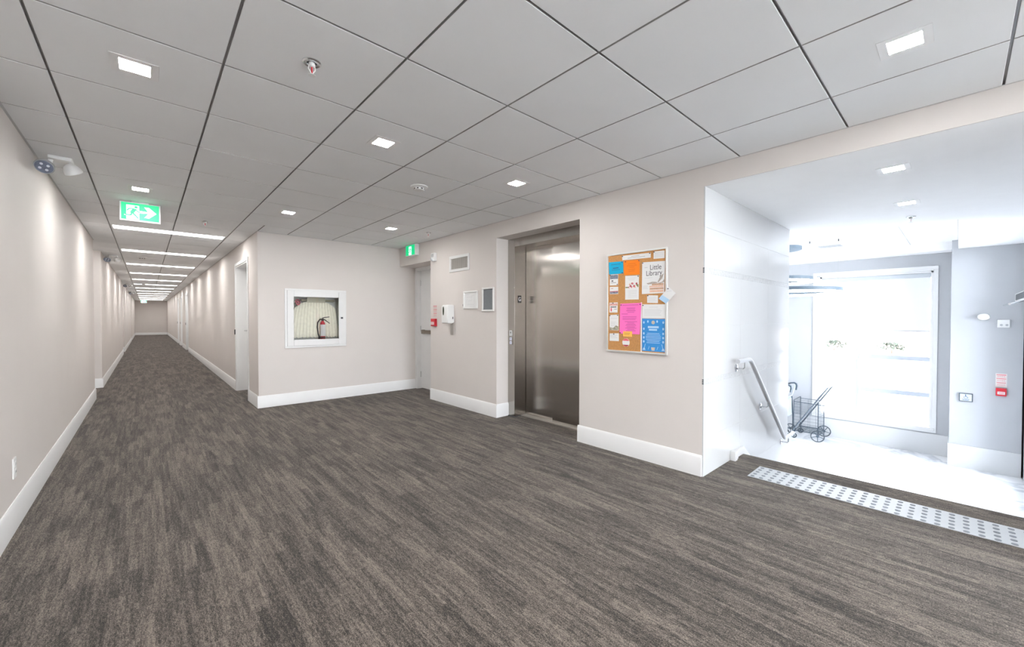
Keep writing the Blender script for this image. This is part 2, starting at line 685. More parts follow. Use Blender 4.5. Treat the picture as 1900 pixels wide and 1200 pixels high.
# ---- corridor left wall with door alcoves
REC = [(8.82, 10.18), (18.94, 20.15), (29.2, 30.4)]
DEPTH = 0.36
mb = MB()
y = YBACK
for a, b in REC + [(YEND, None)]:
    mb.box(XL - DEPTH - 0.1, y, 0, XL, a, ZC + 0.1)
    y = b
for a, b in REC:
    mb.box(XL - DEPTH - 0.1, a, 0, XL - DEPTH, b, ZC + 0.1)
wl = mb.build('wall_left', WALL, smooth=False)
struct(wl, 'long greige corridor wall with shallow alcoves', 'wall')
y = YBACK
k = 0
for a, b in REC + [(YEND, None)]:
    mb = MB()
    baseboard(mb, (XL, y if k == 0 else y - BB_T), (XL, a + (BB_T if b else 0)), (1, 0))
    if k:
        baseboard(mb, (XL - DEPTH, y), (XL + BB_T * 0, y), (0, -1))
    if b:
        baseboard(mb, (XL - DEPTH, a), (XL, a), (0, 1))
        baseboard(mb, (XL - DEPTH, a + BB_T), (XL - DEPTH, b - BB_T), (1, 0))
    o = mb.build('baseboard_left', BASE)
    struct(o, ['white baseboard along the wall with the emergency light, up to the first alcove', 'white baseboard between the first and second alcove',
               'white baseboard between the second and third alcove', 'white baseboard from the last alcove to the corridor end'][k], 'baseboard')
    y = b
    k += 1

# ---- corridor right wall with doors
DOORS = [(7.15, 8.23), (18.75, 19.85), (22.0, 23.05), (24.15, 25.2)]
DZ = 2.10
mb = wall_cells('X', XR, XR + 0.26, YH + 0.30, YEND, 0, ZC + 0.1, [(a, b, -1, DZ) for a, b in DOORS])
wr = mb.build('wall_corridor_right', WALL, smooth=False)
struct(wr, 'greige corridor wall with recessed white doors', 'wall')
ys = [YH] + [q for d in DOORS for q in (d[0] - 0.05, d[1] + 0.05)] + [YEND]
nm = ['short white baseboard between the hose cabinet wall corner and the first door', 'white baseboard between the first and second corridor doors', 'white baseboard between the second and third corridor doors',
      'white baseboard between the third and last corridor doors', 'white baseboard from the last corridor door to the end wall']
for i in range(len(DOORS) + 1):
    mb = MB()
    baseboard(mb, (XR, ys[2 * i]), (XR, ys[2 * i + 1]), (-1, 0))
    struct(mb.build('baseboard_right', BASE), nm[i], 'baseboard')
dn = ['first white corridor door with lever handle, nearest the hose cabinet corner', 'second white corridor door with a black reader beside it', 'third white corridor door further down the corridor wall',
      'last white corridor door on the same corridor wall']
for i, (a, b) in enumerate(DOORS):
    d = thing('door_%d' % (i + 1), (XR + 0.1, (a + b) / 2, 0), dn[i], 'door', kind='structure')
    mb = MB()
    c = 0.05
    for q in ((a - c, a, 0, DZ + c), (b, b + c, 0, DZ + c), (a, b, DZ, DZ + c)):
        mb.box(XR - 0.012, q[0], q[2], XR + 0.002, q[1], q[3])
    mb.build('casing', DOORW, d, bevel=0.002)
    mb = MB()
    mb.box(XR, a, 0, XR + 0.26, a + 0.02, DZ)
    mb.box(XR, b - 0.02, 0, XR + 0.26, b, DZ)
    mb.box(XR, a + 0.02, DZ - 0.02, XR + 0.26, b - 0.02, DZ)
    mb.build('jamb', DOORW, d, bevel=0.002)
    leaf = MB().box(XR + 0.155, a + 0.023, 0.008, XR + 0.20, b - 0.023, DZ - 0.023).build('door_leaf', DOORW, d, bevel=0.002)
    hy = b - 0.095
    hx = XR + 0.155
    mb = MB()
    mb.lathe([(0.027, 0), (0.027, -0.010), (0.012, -0.012), (0.012, -0.05)], (hx, hy, 1.02), 'X', 16)
    mb.tube([(hx - 0.048, hy, 1.02), (hx - 0.055, hy - 0.02, 1.02), (hx - 0.055, hy - 0.12, 1.02)], 0.009, 8)
    mb.build('lever_handle', CHROME, leaf)
    MB().box(XR - 0.024, b + 0.006, 0.955, XR - 0.008, b + 0.044, 1.04).build('card_reader', BLACK, d, bevel=0.003)

# ---- corridor end wall, back wall
o = MB().box(-1.1, YEND, 0, XR + 0.4, YEND + 0.15, ZC + 0.1).build('wall_end', WALL, smooth=False)
struct(o, 'greige wall closing the far end of the corridor', 'wall')
mb = MB()
baseboard(mb, (XL + BB_T, YEND), (XR - BB_T, YEND), (0, -1))
struct(mb.build('baseboard_end', BASE), 'white baseboard on the corridor end wall', 'baseboard')
BW3 = (0.30, 2.95, 0.10, 2.34)  # unseen window, added to bring cool daylight into the hallway
o = wall_cells('Y', YBACK - 0.15, YBACK, -1.1, XE + 0.5, 0, ZC + 0.1, [BW3]).build('wall_back', WALL, smooth=False)
struct(o, 'greige wall with an added daylight window, unseen behind the viewer', 'wall')
t = thing('window_3', (1.8, YBACK - 0.08, BW3[2]), 'added wide white framed window, unseen at the back of the hallway', 'window', kind='structure')
mb = MB()
for x in (BW3[0], (BW3[0] + BW3[1]) / 2 - 0.025, BW3[1] - 0.05):
    mb.box(x, YBACK - 0.12, BW3[2], x + 0.05, YBACK - 0.04, BW3[3])
mb.box(BW3[0], YBACK - 0.119, BW3[2], BW3[1], YBACK - 0.041, BW3[2] + 0.05)
mb.box(BW3[0], YBACK - 0.119, BW3[3] - 0.05, BW3[1], YBACK - 0.041, BW3[3])
mb.build('frame', BASE, t, bevel=0.003)
for i in range(2):
    x0 = BW3[0] + 0.05 + i * ((BW3[1] - BW3[0]) / 2 - 0.025)
    MB().box(x0, YBACK - 0.083, BW3[2] + 0.05, x0 + (BW3[1] - BW3[0]) / 2 - 0.075, YBACK - 0.077, BW3[3] - 0.05).build('pane', GLASS, t, smooth=False)

# ---- hose wall
HC = (1.475, 2.300, 0.825, 1.640)   # cabinet hole
mb = wall_cells('Y', YH, YH + 0.30, XR + 0.0, XE + 0.60, 0, ZC + 0.1, [HC])
wh = mb.build('wall_hose_cabinet', WALL, smooth=False)
struct(wh, 'greige wall holding the glazed fire hose cabinet', 'wall')
mb = MB()
baseboard(mb, (XR - BB_T, YH), (XE + 0.285, YH), (0, -1))
struct(mb.build('baseboard_hose_wall', BASE), 'white baseboard under the fire hose cabinet', 'baseboard')

# ---- elevator wall
EY0, EY1, EZ = 2.555, 3.850, 2.230
SY0, SZ = 5.415, 2.110
mb = wall_cells('X', XE, XE + WT, YT, YH, 0, ZC + 0.1, [(EY0, EY1, -1, EZ), (SY0, YH, -1, SZ)])
mb.box(XE, YLR, ZS, XE + 0.012, YT, ZC + 0.1)          # header over the opening to the stairs
mb.box(XE, YBACK, -0.05, XE + 0.3, YLR, ZC + 0.1)
we = mb.build('wall_elevator', WALL, smooth=False)
struct(we, 'greige wall with the elevator, the stair door and the notice board', 'wall')
mb = MB().box(XE + WT, SY0 - 0.3, -0.1, XE + WT + 0.35, SY0, ZC + 0.1)
mb.box(XE + WT, SY0, SZ, XE + WT + 0.35, YH, ZC + 0.1)
mb.box(XE + WT + 0.30, SY0, -0.1, XE + WT + 0.35, YH, SZ)
mb.box(XE + WT, EY0 - 0.2, EZ, XE + WT + 0.25, EY1 + 0.2, ZC + 0.1)
mb.box(XE + WT + 0.20, EY0 - 0.2, -0.1, XE + WT + 0.25, EY1 + 0.2, EZ)
mb.box(XE + WT, EY0 - 0.2, -0.1, XE + WT + 0.2, EY0, EZ)
mb.box(XE + WT, EY1, -0.1, XE + WT + 0.2, EY1 + 0.2, EZ)
o = mb.build('wall_shaft', mat('shaft_wall', (0.2, 0.2, 0.2), rough=0.9, var=0.05), smooth=False)
struct(o, 'dark wall of the shaft behind the elevator doors', 'wall')
mb = MB()
baseboard(mb, (XE, YT), (XE, EY0 + BB_T), (-1, 0))
baseboard(mb, (XE, EY0), (XE + 0.19, EY0), (0, 1))
struct(mb.build('baseboard_elevator', BASE), 'white baseboard under the cork notice board', 'baseboard')
mb = MB()
baseboard(mb, (XE, EY1 - BB_T), (XE, SY0), (-1, 0))
baseboard(mb, (XE, EY1), (XE + 0.19, EY1), (0, -1))
struct(mb.build('baseboard_dispenser', BASE), 'white baseboard between the stair door and the elevator', 'baseboard')

# ---- stair door (recessed)
SX = 3.51
d = thing('door_5', (SX + 0.06, (SY0 + YH) / 2, 0), 'white stair door with steel push bar in the recess beside the hose cabinet wall', 'door', kind='structure')
mb = MB()
mb.box(SX, YH - 0.075, 0, SX + 0.13, YH, SZ)
mb.box(SX, SY0, 0, SX + 0.13, SY0 + 0.075, SZ)
mb.box(SX, SY0 + 0.075, SZ - 0.05, SX + 0.13, YH - 0.075, SZ)
mb.build('door_frame', DOORW, d, bevel=0.003)
leaf = MB().box(SX + 0.075, SY0 + 0.079, 0.012, SX + 0.12, YH - 0.079, SZ - 0.053).build('door_leaf', DOORW, d, bevel=0.002)
mb = MB()
mb.box(SX + 0.03, SY0 + 0.16, 0.968, SX + 0.062, YH - 0.16, 1.028)
mb.box(SX + 0.035, YH - 0.22, 0.962, SX + 0.076, YH - 0.155, 1.034)
mb.build('push_bar', steel_mat('bronze_steel', (0.30, 0.26, 0.22), 0.35), leaf, bevel=0.004)
PD = PL((SX + 0.075, 0, 0), (0, -1, 0), (0, 0, 1), (-1, 0, 0))
mb = MB()
for i in range(3):
    for j in range(2):
        PD.rect(mb, -5.98 + 0.03 * j, 1.36 + 0.022 * i, -5.98 + 0.03 * j + 0.024, 1.372 + 0.022 * i, 0, 0.001)
mb.build('door_number', INK, leaf)
mb = MB()
for zz in (0.25, 1.05, 1.85):
    mb.lathe([(0.007, -0.05), (0.007, 0.05)], (SX + 0.07, YH - 0.082, zz), 'Z', 10)
mb.build('hinge', CHROME, d)

# ---- tiled wall beside the stairs, lobby walls
XT1 = 5.55
mb = MB()
mb.box(XE + WT, YT + 0.012, ZL - 0.1, XT1, 2.3, ZC + 0.4)
mb.box(XE + 0.001, YT + 0.0, -0.02, XE + WT, YT + 0.012, ZS)
mb.box(XE + WT, YT, ZL, XT1, YT + 0.012, ZS)
wt = mb.build('wall_stair', GROUT, smooth=False)
struct(wt, 'glossy white tiled wall beside the stairs with two mosaic bands', 'wall')
bands = [(0.722, 0.768), (1.594, 1.638)]
zrows = [ZL, -0.555, -0.13, 0.296, 0.722]
rows = [(ZL, -0.555), (-0.555, -0.13), (-0.13, 0.296), (0.296, 0.722), (0.768, 1.181), (1.181, 1.594), (1.638, 1.952), (1.952, ZS)]
xs = [XE + 0.001, XE + 0.78, XE + 1.56, XT1]
for (z0, z1) in rows:
    for i in range(3):
        x0, x1 = xs[i], xs[i + 1]
        if z1 < 0.05 and i == 0:
            continue
        MB().box(x0 + 0.0004, YT - 0.010, z0 + 0.0004, x1 - 0.0004, YT, z1 - 0.0004).build('tile', WTILE, wt, bevel=0.0006)
MOSM = mat('mosaic_tile', (0.66, 0.665, 0.67), rough=0.12, var=0.04, vscale=55)
for z0, z1 in bands:
    mb = MB()
    x = XE + 0.002
    while x < XT1 - 0.014:
        for r in range(3):
            mb.box(x, YT - 0.0098 - random.random() * 0.0015, z0 + 0.002 + r * 0.0145, x + 0.0125, YT, z0 + 0.002 + r * 0.0145 + 0.0125)
        x += 0.0145
    MB().box(XE + 0.001, YT - 0.0088, z0, XT1, YT, z1).build('mosaic_backing', WTILE, wt, smooth=False)
    o = mb.build('mosaic_band', MOSM, wt, smooth=False, recalc=False)
    o['kind'] = 'stuff'
    mb = MB()
    for r in range(3):
        mb.box(XE - 0.0015, YT - 0.009, z0 + 0.003 + r * 0.0145, XE + 0.002, YT + 0.003, z0 + 0.003 + r * 0.0145 + 0.010)
    mb.build('mosaic_edge', DARK, wt, smooth=False)
mb = MB()
mb.box(3.775, YT - 0.055, 0.0, 3.83, YT - 0.011, 0.082)
mb.box(3.83, YT - 0.045, 0.0, 3.88, YT - 0.011, 0.070)
mb.prism([(x, YT - 0.03, z) for x, z in ((3.88, 0.0), (3.88, 0.066), (XEDGE, 0.066), (5.48, -0.93), (5.48, ZL), (XEDGE - 0.029, ZL), (XEDGE - 0.029, 0.0))], (0, 0.0195, 0))
o = mb.build('trim_1', BASE, bevel=0.003, angle=30)
struct(o, 'white skirting block and stringer at the top of the stairs', 'trim')

# lobby window wall
WIN = (0.285, 1.775, -0.575, 2.010)
WIN2 = (2.75, 4.25, -0.575, 2.010)  # second window out of view, added for more daylight in the lobby
o = wall_cells('X', XW, XW + 0.22, -0.8, 6.2, ZL, ZC + 0.4, [WIN, WIN2]).build('wall_window', LOBW, smooth=False)
struct(o, 'pale lobby wall around the tall window', 'wall')
mb = MB()
mb.box(XW - 0.012, 0.098, ZL, XW, 6.0, -0.645)
o = mb.build('baseboard_window', WTILE, bevel=0.002)
struct(o, 'tall white tile base under the lobby window', 'baseboard')
o = MB().box(XP, -0.60, ZL, XW, 0.085, ZS + 0.25).build('wall_pier', LOBW, smooth=False)
struct(o, 'pale blue-grey lobby pier carrying the red pull station', 'wall')
mb = MB()
mb.box(XP - 0.013, -0.60, ZL, XP, 0.085 + 0.013, -0.645)
mb.box(XP, 0.085, ZL, XW, 0.098, -0.645)
o = mb.build('baseboard_pier', WTILE, bevel=0.002)
struct(o, 'tall white tile base around the lobby pier', 'baseboard')
# right wall of stairs and lobby with a glazed entrance
ED = (6.60, 8.82)
o = wall_cells('Y', YLR - 0.2, YLR, XE + 0.30, XW, ZL, ZC + 0.4, [(ED[0], ED[1], ZL - 1, 2.20)]).build('wall_lobby_right', LOBW, smooth=False)
struct(o, 'pale lobby wall with the glazed entrance, beside the stairs', 'wall')
d = thing('door_6', ((ED[0] + ED[1]) / 2, YLR - 0.1, ZL), 'glazed aluminium entrance doors beside the lobby pier', 'door', kind='structure')
mb = MB()
NB = 2
BW = (ED[1] - ED[0] - 0.10) / NB
for i in range(NB + 1):
    x = ED[0] + BW * i
    mb.box(x, YLR - 0.12, ZL, x + 0.10, YLR + 0.012, 2.20)
for z0, z1 in ((1.42, 1.50), (2.12, 2.20), (ZL, ZL + 0.10)):
    mb.box(ED[0], YLR - 0.115, z0, ED[1], YLR + 0.008, z1)
mb.build('door_frame', mat('aluminium_frame', (0.62, 0.66, 0.70), rough=0.35, metal=0.3, var=0.02), d, bevel=0.003)
for i in range(NB):
    x0 = ED[0] + 0.10 + BW * i
    for z0, z1 in ((ZL + 0.10, 1.42), (1.50, 2.12)):
        MB().box(x0, YLR - 0.075, z0, x0 + BW - 0.10, YLR - 0.067, z1).build('pane', LGLASS, d, smooth=False)
o = MB().box(5.35, 6.0, ZL, XW, 6.2, ZC + 0.4).build('wall_lobby_far', LOBW, smooth=False)
struct(o, 'pale far wall of the lobby sitting area', 'wall')
o = MB().box(5.35, 2.3, ZL, XT1, 6.0, ZC + 0.4).build('wall_lobby_side', LOBW, smooth=False)
struct(o, 'pale side wall of the lobby sitting area', 'wall')

# ---- lobby ceilings
mb = MB()
LHOLE = [(3.81, 0.315), (5.03, 0.325)]
HS = 0.085
# soffit above the stairs with two square holes
xsl = sorted([XE + 0.012, 6.25] + [q for x, y in LHOLE for q in (x - HS, x + HS)])
for i in range(len(xsl) - 1):
    xm = (xsl[i] + xsl[i + 1]) / 2
    h = [c for c in LHOLE if abs(c[0] - xm) < HS]
    if h:
        mb.box(xsl[i], YLR, ZS, xsl[i + 1], h[0][1] - HS, ZS + 0.16)
        mb.box(xsl[i], h[0][1] + HS, ZS, xsl[i + 1], YT, ZS + 0.16)
    else:
        mb.box(xsl[i], YLR, ZS, xsl[i + 1], YT, ZS + 0.16)
mb.box(XT1, YT, ZS, 6.25, 6.0, ZS + 0.16)
mb.box(6.25, YLR, ZS + 0.012, XW, 0.02, ZS + 0.18)
mb.box(9.13, 0.02, ZS + 0.022, XW, 6.0, ZS + 0.19)
mb.box(XE + 0.012, YLR, ZS + 0.18, XW, YT, ZS + 0.24)
mb.box(XT1, YT, ZS + 0.18, XW, 6.0, ZS + 0.24)
so = mb.build('ceiling_lobby', LOBC, smooth=False)
struct(so, 'smooth white dropped ceiling over the stairs and lobby', 'ceiling')
for i in range(4):
    for j in range(5):
        x0, x1 = 6.25 + 0.72 * i, 6.25 + 0.72 * (i + 1)
        y0 = 0.02 if j == 0 else 0.536 + TS * (j - 1)
        y1 = 0.536 + TS * j
        MB().box(x0 + (0.004 if i else 0), y0 + 0.006, ZC - 0.008, x1 - 0.0, y1 - 0.006, ZC + 0.01).build('lobby_tile', LOBC, so, bevel=0.002)
mb = MB()
mb.box(6.25, 0.02, ZC + 0.001, 9.13, 6.0, ZC + 0.006)
mb.build('lobby_tee', mat('lobby_tee_grey', (0.5, 0.52, 0.54), rough=0.5, var=0.02), so, smooth=False)

# =================================================================== MAIN GRID CEILING
ce = thing('ceiling', (1.0, 10.0, ZC), 'suspended white acoustic tile ceiling with grey grid reveals', 'ceiling', kind='structure')
DOWN = [(-0.028, 2.609), (1.192, 2.609), (2.412, 2.609), (-0.028, 5.049), (1.192, 5.049), (2.412, 5.049), (2.412, 0.169), (1.192, 0.169), (-0.028, 0.169),
        (2.412, -2.271), (1.192, -2.271), (-0.028, -2.271)]
STRIPS = [7.184 + 2.44 * k for k in range(13)]
GAP = 0.0052
TT = 0.018
CACHE = {}


def tile_mesh(w, h, hole=None):
    key = (round(w, 4), round(h, 4), hole)
    if key in CACHE:
        return CACHE[key]
    c = 0.0015
    v = []
    f = []
    a, b = w / 2, h / 2
    for (ax, bx, z) in ((a, b, TT), (a, b, c), (a - c, b - c, 0)):
        v += [(-ax, -bx, z), (ax, -bx, z), (ax, bx, z), (-ax, bx, z)]
    for r in (0, 4):
        for i in range(4):
            j = (i + 1) % 4
            f.append((r + i, r + 4 + i, r + 4 + j, r + j))
    if hole is None:
        f.append((8, 11, 10, 9))
        f.append((0, 1, 2, 3))
    else:
        s = hole
        v += [(-s, -s, 0), (s, -s, 0), (s, s, 0), (-s, s, 0), (-s, -s, TT), (s, -s, TT), (s, s, TT), (-s, s, TT)]
        for i in range(4):
            j = (i + 1) % 4
            f.append((8 + i, 12 + i, 12 + j, 8 + j))
            f.append((12 + i, 16 + i, 16 + j, 12 + j))
            f.append((0 + i, j, 16 + j, 16 + i))
    me = bpy.data.meshes.new('ceiling_tile')
    me.from_pydata(v, [], f)
    me.update()
    import bmesh
    bm = bmesh.new()
    bm.from_mesh(me)
    bmesh.ops.recalc_face_normals(bm, faces=bm.faces)
    bm.to_mesh(me)
    bm.free()
    me.materials.append(TILE)
    me.materials.append(TEDGE)
    for pf in me.polygons:
        if abs(pf.normal.z) < 0.2 and max(abs(pf.center.x) / a, abs(pf.center.y) / b) > 0.9:
            pf.material_index = 1
    CACHE[key] = me
    return me


def add_tile(x0, x1, y0, y1, hole=None):
    gx0 = GAP if x0 > XL + 0.01 else 0.0
    gx1 = GAP if x1 < XE - 0.01 else 0.0
    X0, X1, Y0, Y1 = x0 + gx0, x1 - gx1, y0 + GAP, y1 - GAP
    inst(tile_mesh(X1 - X0, Y1 - Y0, hole), 'ceiling_tile', ce, ((X0 + X1) / 2, (Y0 + Y1) / 2, ZC))


cols = [XL] + [G0X + TS * i for i in range(6)] + [XE]
ccols = [XL, G0X, G0X + TS, G0X + 2 * TS, XR]
j = -8
while True:
    y0, y1 = G0Y + TS * j, G0Y + TS * (j + 1)
    if y0 >= YH:
        break
    y0 = max(y0, YBACK)
    for i in range(len(cols) - 1):
        cx, cy = (cols[i] + cols[i + 1]) / 2, (y0 + y1) / 2
        hole = 0.085 if any(abs(cx - a) < 0.1 and abs(cy - b) < 0.1 for a, b in DOWN) else None
        if y1 > YH and cols[i] >= XR:
            add_tile(cols[i], cols[i + 1], y0, YH)
        elif y1 > YH and cols[i] < XR < cols[i + 1]:
            add_tile(cols[i], XR, y0, y1)
            add_tile(XR, cols[i + 1], y0, YH)
        else:
            add_tile(cols[i], cols[i + 1], y0, y1, hole)
    j += 1
y = G0Y + TS * j
# corridor rows
for y0, y1 in [(y, y + TS)]:
    if y1 <= STRIPS[0] + 0.01:
        for i in range(4):
            add_tile(ccols[i], ccols[i + 1], y0, y1)
for k, ys_ in enumerate(STRIPS):
    fine = ys_ < 16
    yend = ys_ + 2.44 if k < len(STRIPS) - 1 else YEND
    edges = [ys_ + 0.305, ys_ + 0.61, ys_ + 1.22, ys_ + 1.83, yend] if fine else [ys_ + 0.305, yend]
    for a, b in zip(edges[:-1], edges[1:]):
        for i in range(4):
            add_tile(ccols[i], ccols[i + 1], a, b)
    for i in (0, 3):
        add_tile(ccols[i], ccols[i + 1], ys_, ys_ + 0.305)
# grid tees in the reveals
ZT = ZC + 0.0145
teeb = MB()
for i in range(6):
    x = G0X + TS * i
    y1 = YEND if i < 3 else YH
    if i == 1:
        segs = [(YBACK, STRIPS[0])] + [(q + 0.305, min(q + 2.44, YEND)) for q in STRIPS]
    else:
        segs = [(YBACK, y1)]
    for a, b in segs:
        MB().box(x - 0.0065, a, ZT, x + 0.0065, b, ZT + 0.004).build('grid_tee', TEE, ce, smooth=False)
j = -7
while G0Y + TS * j < YEND:
    yy = G0Y + TS * j
    x1 = XE if yy < YH else XR
    if yy < 17.5:
        MB().box(XL, yy - 0.0065, ZT + 0.0003, x1, yy + 0.0065, ZT + 0.0043).build('cross_tee', TEE, ce, smooth=False)
    j += 1
for q in STRIPS:
    for yy in ([q + 0.305] if q < 17.4 else [q, q + 0.305]):
        MB().box(XL, yy - 0.0065, ZT + 0.0003, XR, yy + 0.0065, ZT + 0.0043).build('cross_tee', TEE, ce, smooth=False)
mb = MB()
mb.box(XL - DEPTH - 0.1, YBACK, ZC + 0.09, XE, YH, ZC + 0.12)
mb.box(XL - DEPTH - 0.1, YH, ZC + 0.09, XR, YEND, ZC + 0.12)
mb.build('plenum_deck', PLENUM, ce, smooth=False)
for a, b in REC:
    MB().box(XL - DEPTH, a, ZC + 0.0, XL, b, ZC + 0.02).build('alcove_panel', TILE, ce, smooth=False)
mb = MB()
mb.box(XL, YBACK, ZC - 0.001, XL + 0.012, REC[0][0], ZC + 0.004)
mb.box(XE - 0.012, YBACK, ZC - 0.001, XE, YH, ZC + 0.004)
mb.box(XR, YH - 0.012, ZC - 0.001, XE, YH, ZC + 0.004)
mb.box(XR - 0.012, YH, ZC - 0.001, XR, YEND, ZC + 0.004)
mb.build('wall_angle', mat('wall_angle_white', (0.55, 0.55, 0.55), rough=0.5, var=0.02), ce, smooth=False)


# =================================================================== CEILING LIGHTS
def downlight(x, y, z, lens, label, group):
    t = thing('downlight', (x, y, z), label, 'ceiling light', group)
    h = 0.0845
    s = 0.054
    mb = MB()
    for q in ((-h, -h, h, -s), (-h, s, h, h), (-h, -s, -s, s), (s, -s, h, s)):
        mb.box(x + q[0], y + q[1], z - 0.0015, x + q[2], y + q[3], z + 0.012)
    mb.build('trim_plate', mat('downlight_trim', (0.86, 0.86, 0.86), rough=0.5, var=0.01), t, smooth=False)
    MB().box(x - s, y - s, z - 0.0008, x + s, y + s, z + 0.010).build('lens', lens, t, smooth=False)
    return t


dl = ['square recessed downlight in the tile beside the twin head emergency light and sprinkler', 'square recessed downlight in the tile next to the round smoke detector', 'square recessed downlight in front of the elevator doors',
      'square recessed downlight just before the hanging exit sign', 'square recessed downlight in front of the fire hose cabinet', 'square recessed downlight nearest the stair door exit sign',
      'square recessed downlight next to the header over the stairs', 'square recessed downlight over the open carpet beside the stair landing', 'square recessed downlight by the wall opposite the stair landing',
      'square recessed downlight at the back of the hallway', 'square recessed downlight at the back of the hallway', 'square recessed downlight at the back of the hallway']
for (x, y), lb in zip(DOWN, dl):
    downlight(x, y, ZC, LENS, lb, 'square downlights in the tile ceiling')
downlight(*LHOLE[0], ZS, LENSL, 'square recessed downlight in the white soffit over the stair landing', 'downlights over the stairs')
downlight(*LHOLE[1], ZS, LENSL, 'square recessed downlight in the white soffit over the lower steps', 'downlights over the stairs')


def troffer(y, label):
    x0, x1 = G0X + 0.0066, G0X + 2 * TS - 0.0066
    t = thing('strip_light', ((x0 + x1) / 2, y + 0.1525, ZC), label, 'ceiling light', 'strip lights down the corridor')
    y0, y1 = y + 0.0066, y + 0.2984
    mb = MB()
    for q in ((x0, y0, x1, y0 + 0.02), (x0, y1 - 0.02, x1, y1), (x0, y0 + 0.02, x0 + 0.02, y1 - 0.02), (x1 - 0.02, y0 + 0.02, x1, y1 - 0.02)):
        mb.box(q[0], q[1], ZC - 0.002, q[2], q[3], ZC + 0.05)
    mb.build('housing', mat('troffer_white', (0.82, 0.82, 0.81), rough=0.4, var=0.01), t, bevel=0.002)
    MB().box(x0 + 0.02, y0 + 0.085, ZC + 0.012, x1 - 0.02, y1 - 0.085, ZC + 0.02).build('diffuser', STRIPL, t, smooth=False)
    for a, b, xa in ((y0 + 0.02, y0 + 0.083, 0.02), (y1 - 0.083, y1 - 0.02, 0.02)):
        MB().box(x0 + xa, a, ZC + 0.010, x1 - xa, b, ZC + 0.018).build('light_slot', STRIPB, t, smooth=False)
    return t


ORD = ['first', 'second', 'third', 'fourth', 'fifth', 'sixth', 'seventh', 'eighth', 'ninth', 'tenth', 'eleventh', 'twelfth', 'last']
for k, ys_ in enumerate(STRIPS):
    troffer(ys_, 'long strip light across the corridor ceiling, %s one past the hanging exit sign' % ORD[k])


# =================================================================== CEILING DEVICES
def sprinkler(x, y, z, label):
    t = thing('sprinkler', (x, y, z), label, 'sprinkler', 'ceiling sprinklers')
    MB().lathe([(0.040, 0.0), (0.040, -0.003), (0.034, -0.007), (0.022, -0.006), (0.020, 0.0)], (x, y, z), 'Z', 24).build('escutcheon', CHROME, t)
    mb = MB()
    mb.lathe([(0.014, -0.003), (0.014, -0.018), (0.009, -0.022)], (x, y, z), 'Z', 14)
    mb.tube([(x - 0.013, y, z - 0.016), (x - 0.015, y, z - 0.032), (x, y, z - 0.055)], 0.0028, 6)
    mb.tube([(x + 0.013, y, z - 0.016), (x + 0.015, y, z - 0.032), (x, y, z - 0.055)], 0.0028, 6)
    mb.lathe([(0.004, -0.052), (0.016, -0.058), (0.016, -0.060), (0.0, -0.060)], (x, y, z), 'Z', 14)
    mb.build('frame', WPLAST, t)
    MB().lathe([(0.003, -0.020), (0.004, -0.035), (0.003, -0.050)], (x, y, z), 'Z', 10).build('bulb', RED, t)
    return t


sprinkler(0.576, 2.011, ZC, 'white pendent sprinkler with a red bulb between the two nearest downlights')
sprinkler(0.545, 6.20, ZC, 'small sprinkler on the ceiling beside the hanging exit sign')
sprinkler(2.90, 4.93, ZC, 'small sprinkler on the ceiling in front of the stair door')
sprinkler(5.731, 0.34, ZS, 'white sprinkler on the soffit over the stairs')


def detector(x, y, label):
    t = thing('smoke_detector', (x, y, ZC), label, 'smoke detector', 'ceiling smoke detectors')
    MB().lathe([(0.075, 0.0), (0.075, -0.008), (0.060, -0.014), (0.048, -0.016)], (x, y, ZC), 'Z', 28).build('base', WPLAST, t)
    MB().lathe([(0.046, -0.014), (0.046, -0.030), (0.040, -0.036)], (x, y, ZC), 'Z', 24).build('sensor_head', WPLAST, t)
    mb = MB()
    for k in range(8):
        a = 2 * pi * k / 8
        c, s = cos(a), sin(a)
        q = [(0.0445, -0.008), (0.0475, -0.008), (0.0475, 0.008), (0.0445, 0.008)]
        mb.prism([(x + r * c - w * s, y + r * s + w * c, ZC - 0.029) for r, w in q], (0, 0, 0.008))
    mb.build('vent_slot', BLACK, t, smooth=False)
    return t


detector(1.825, 3.257, 'round white smoke detector on the ceiling tile in front of the elevator')
detector(-0.046, 10.75, 'round smoke detector between the second and third corridor strip lights')
detector(-0.056, 19.22, 'small smoke detector far down the corridor ceiling')


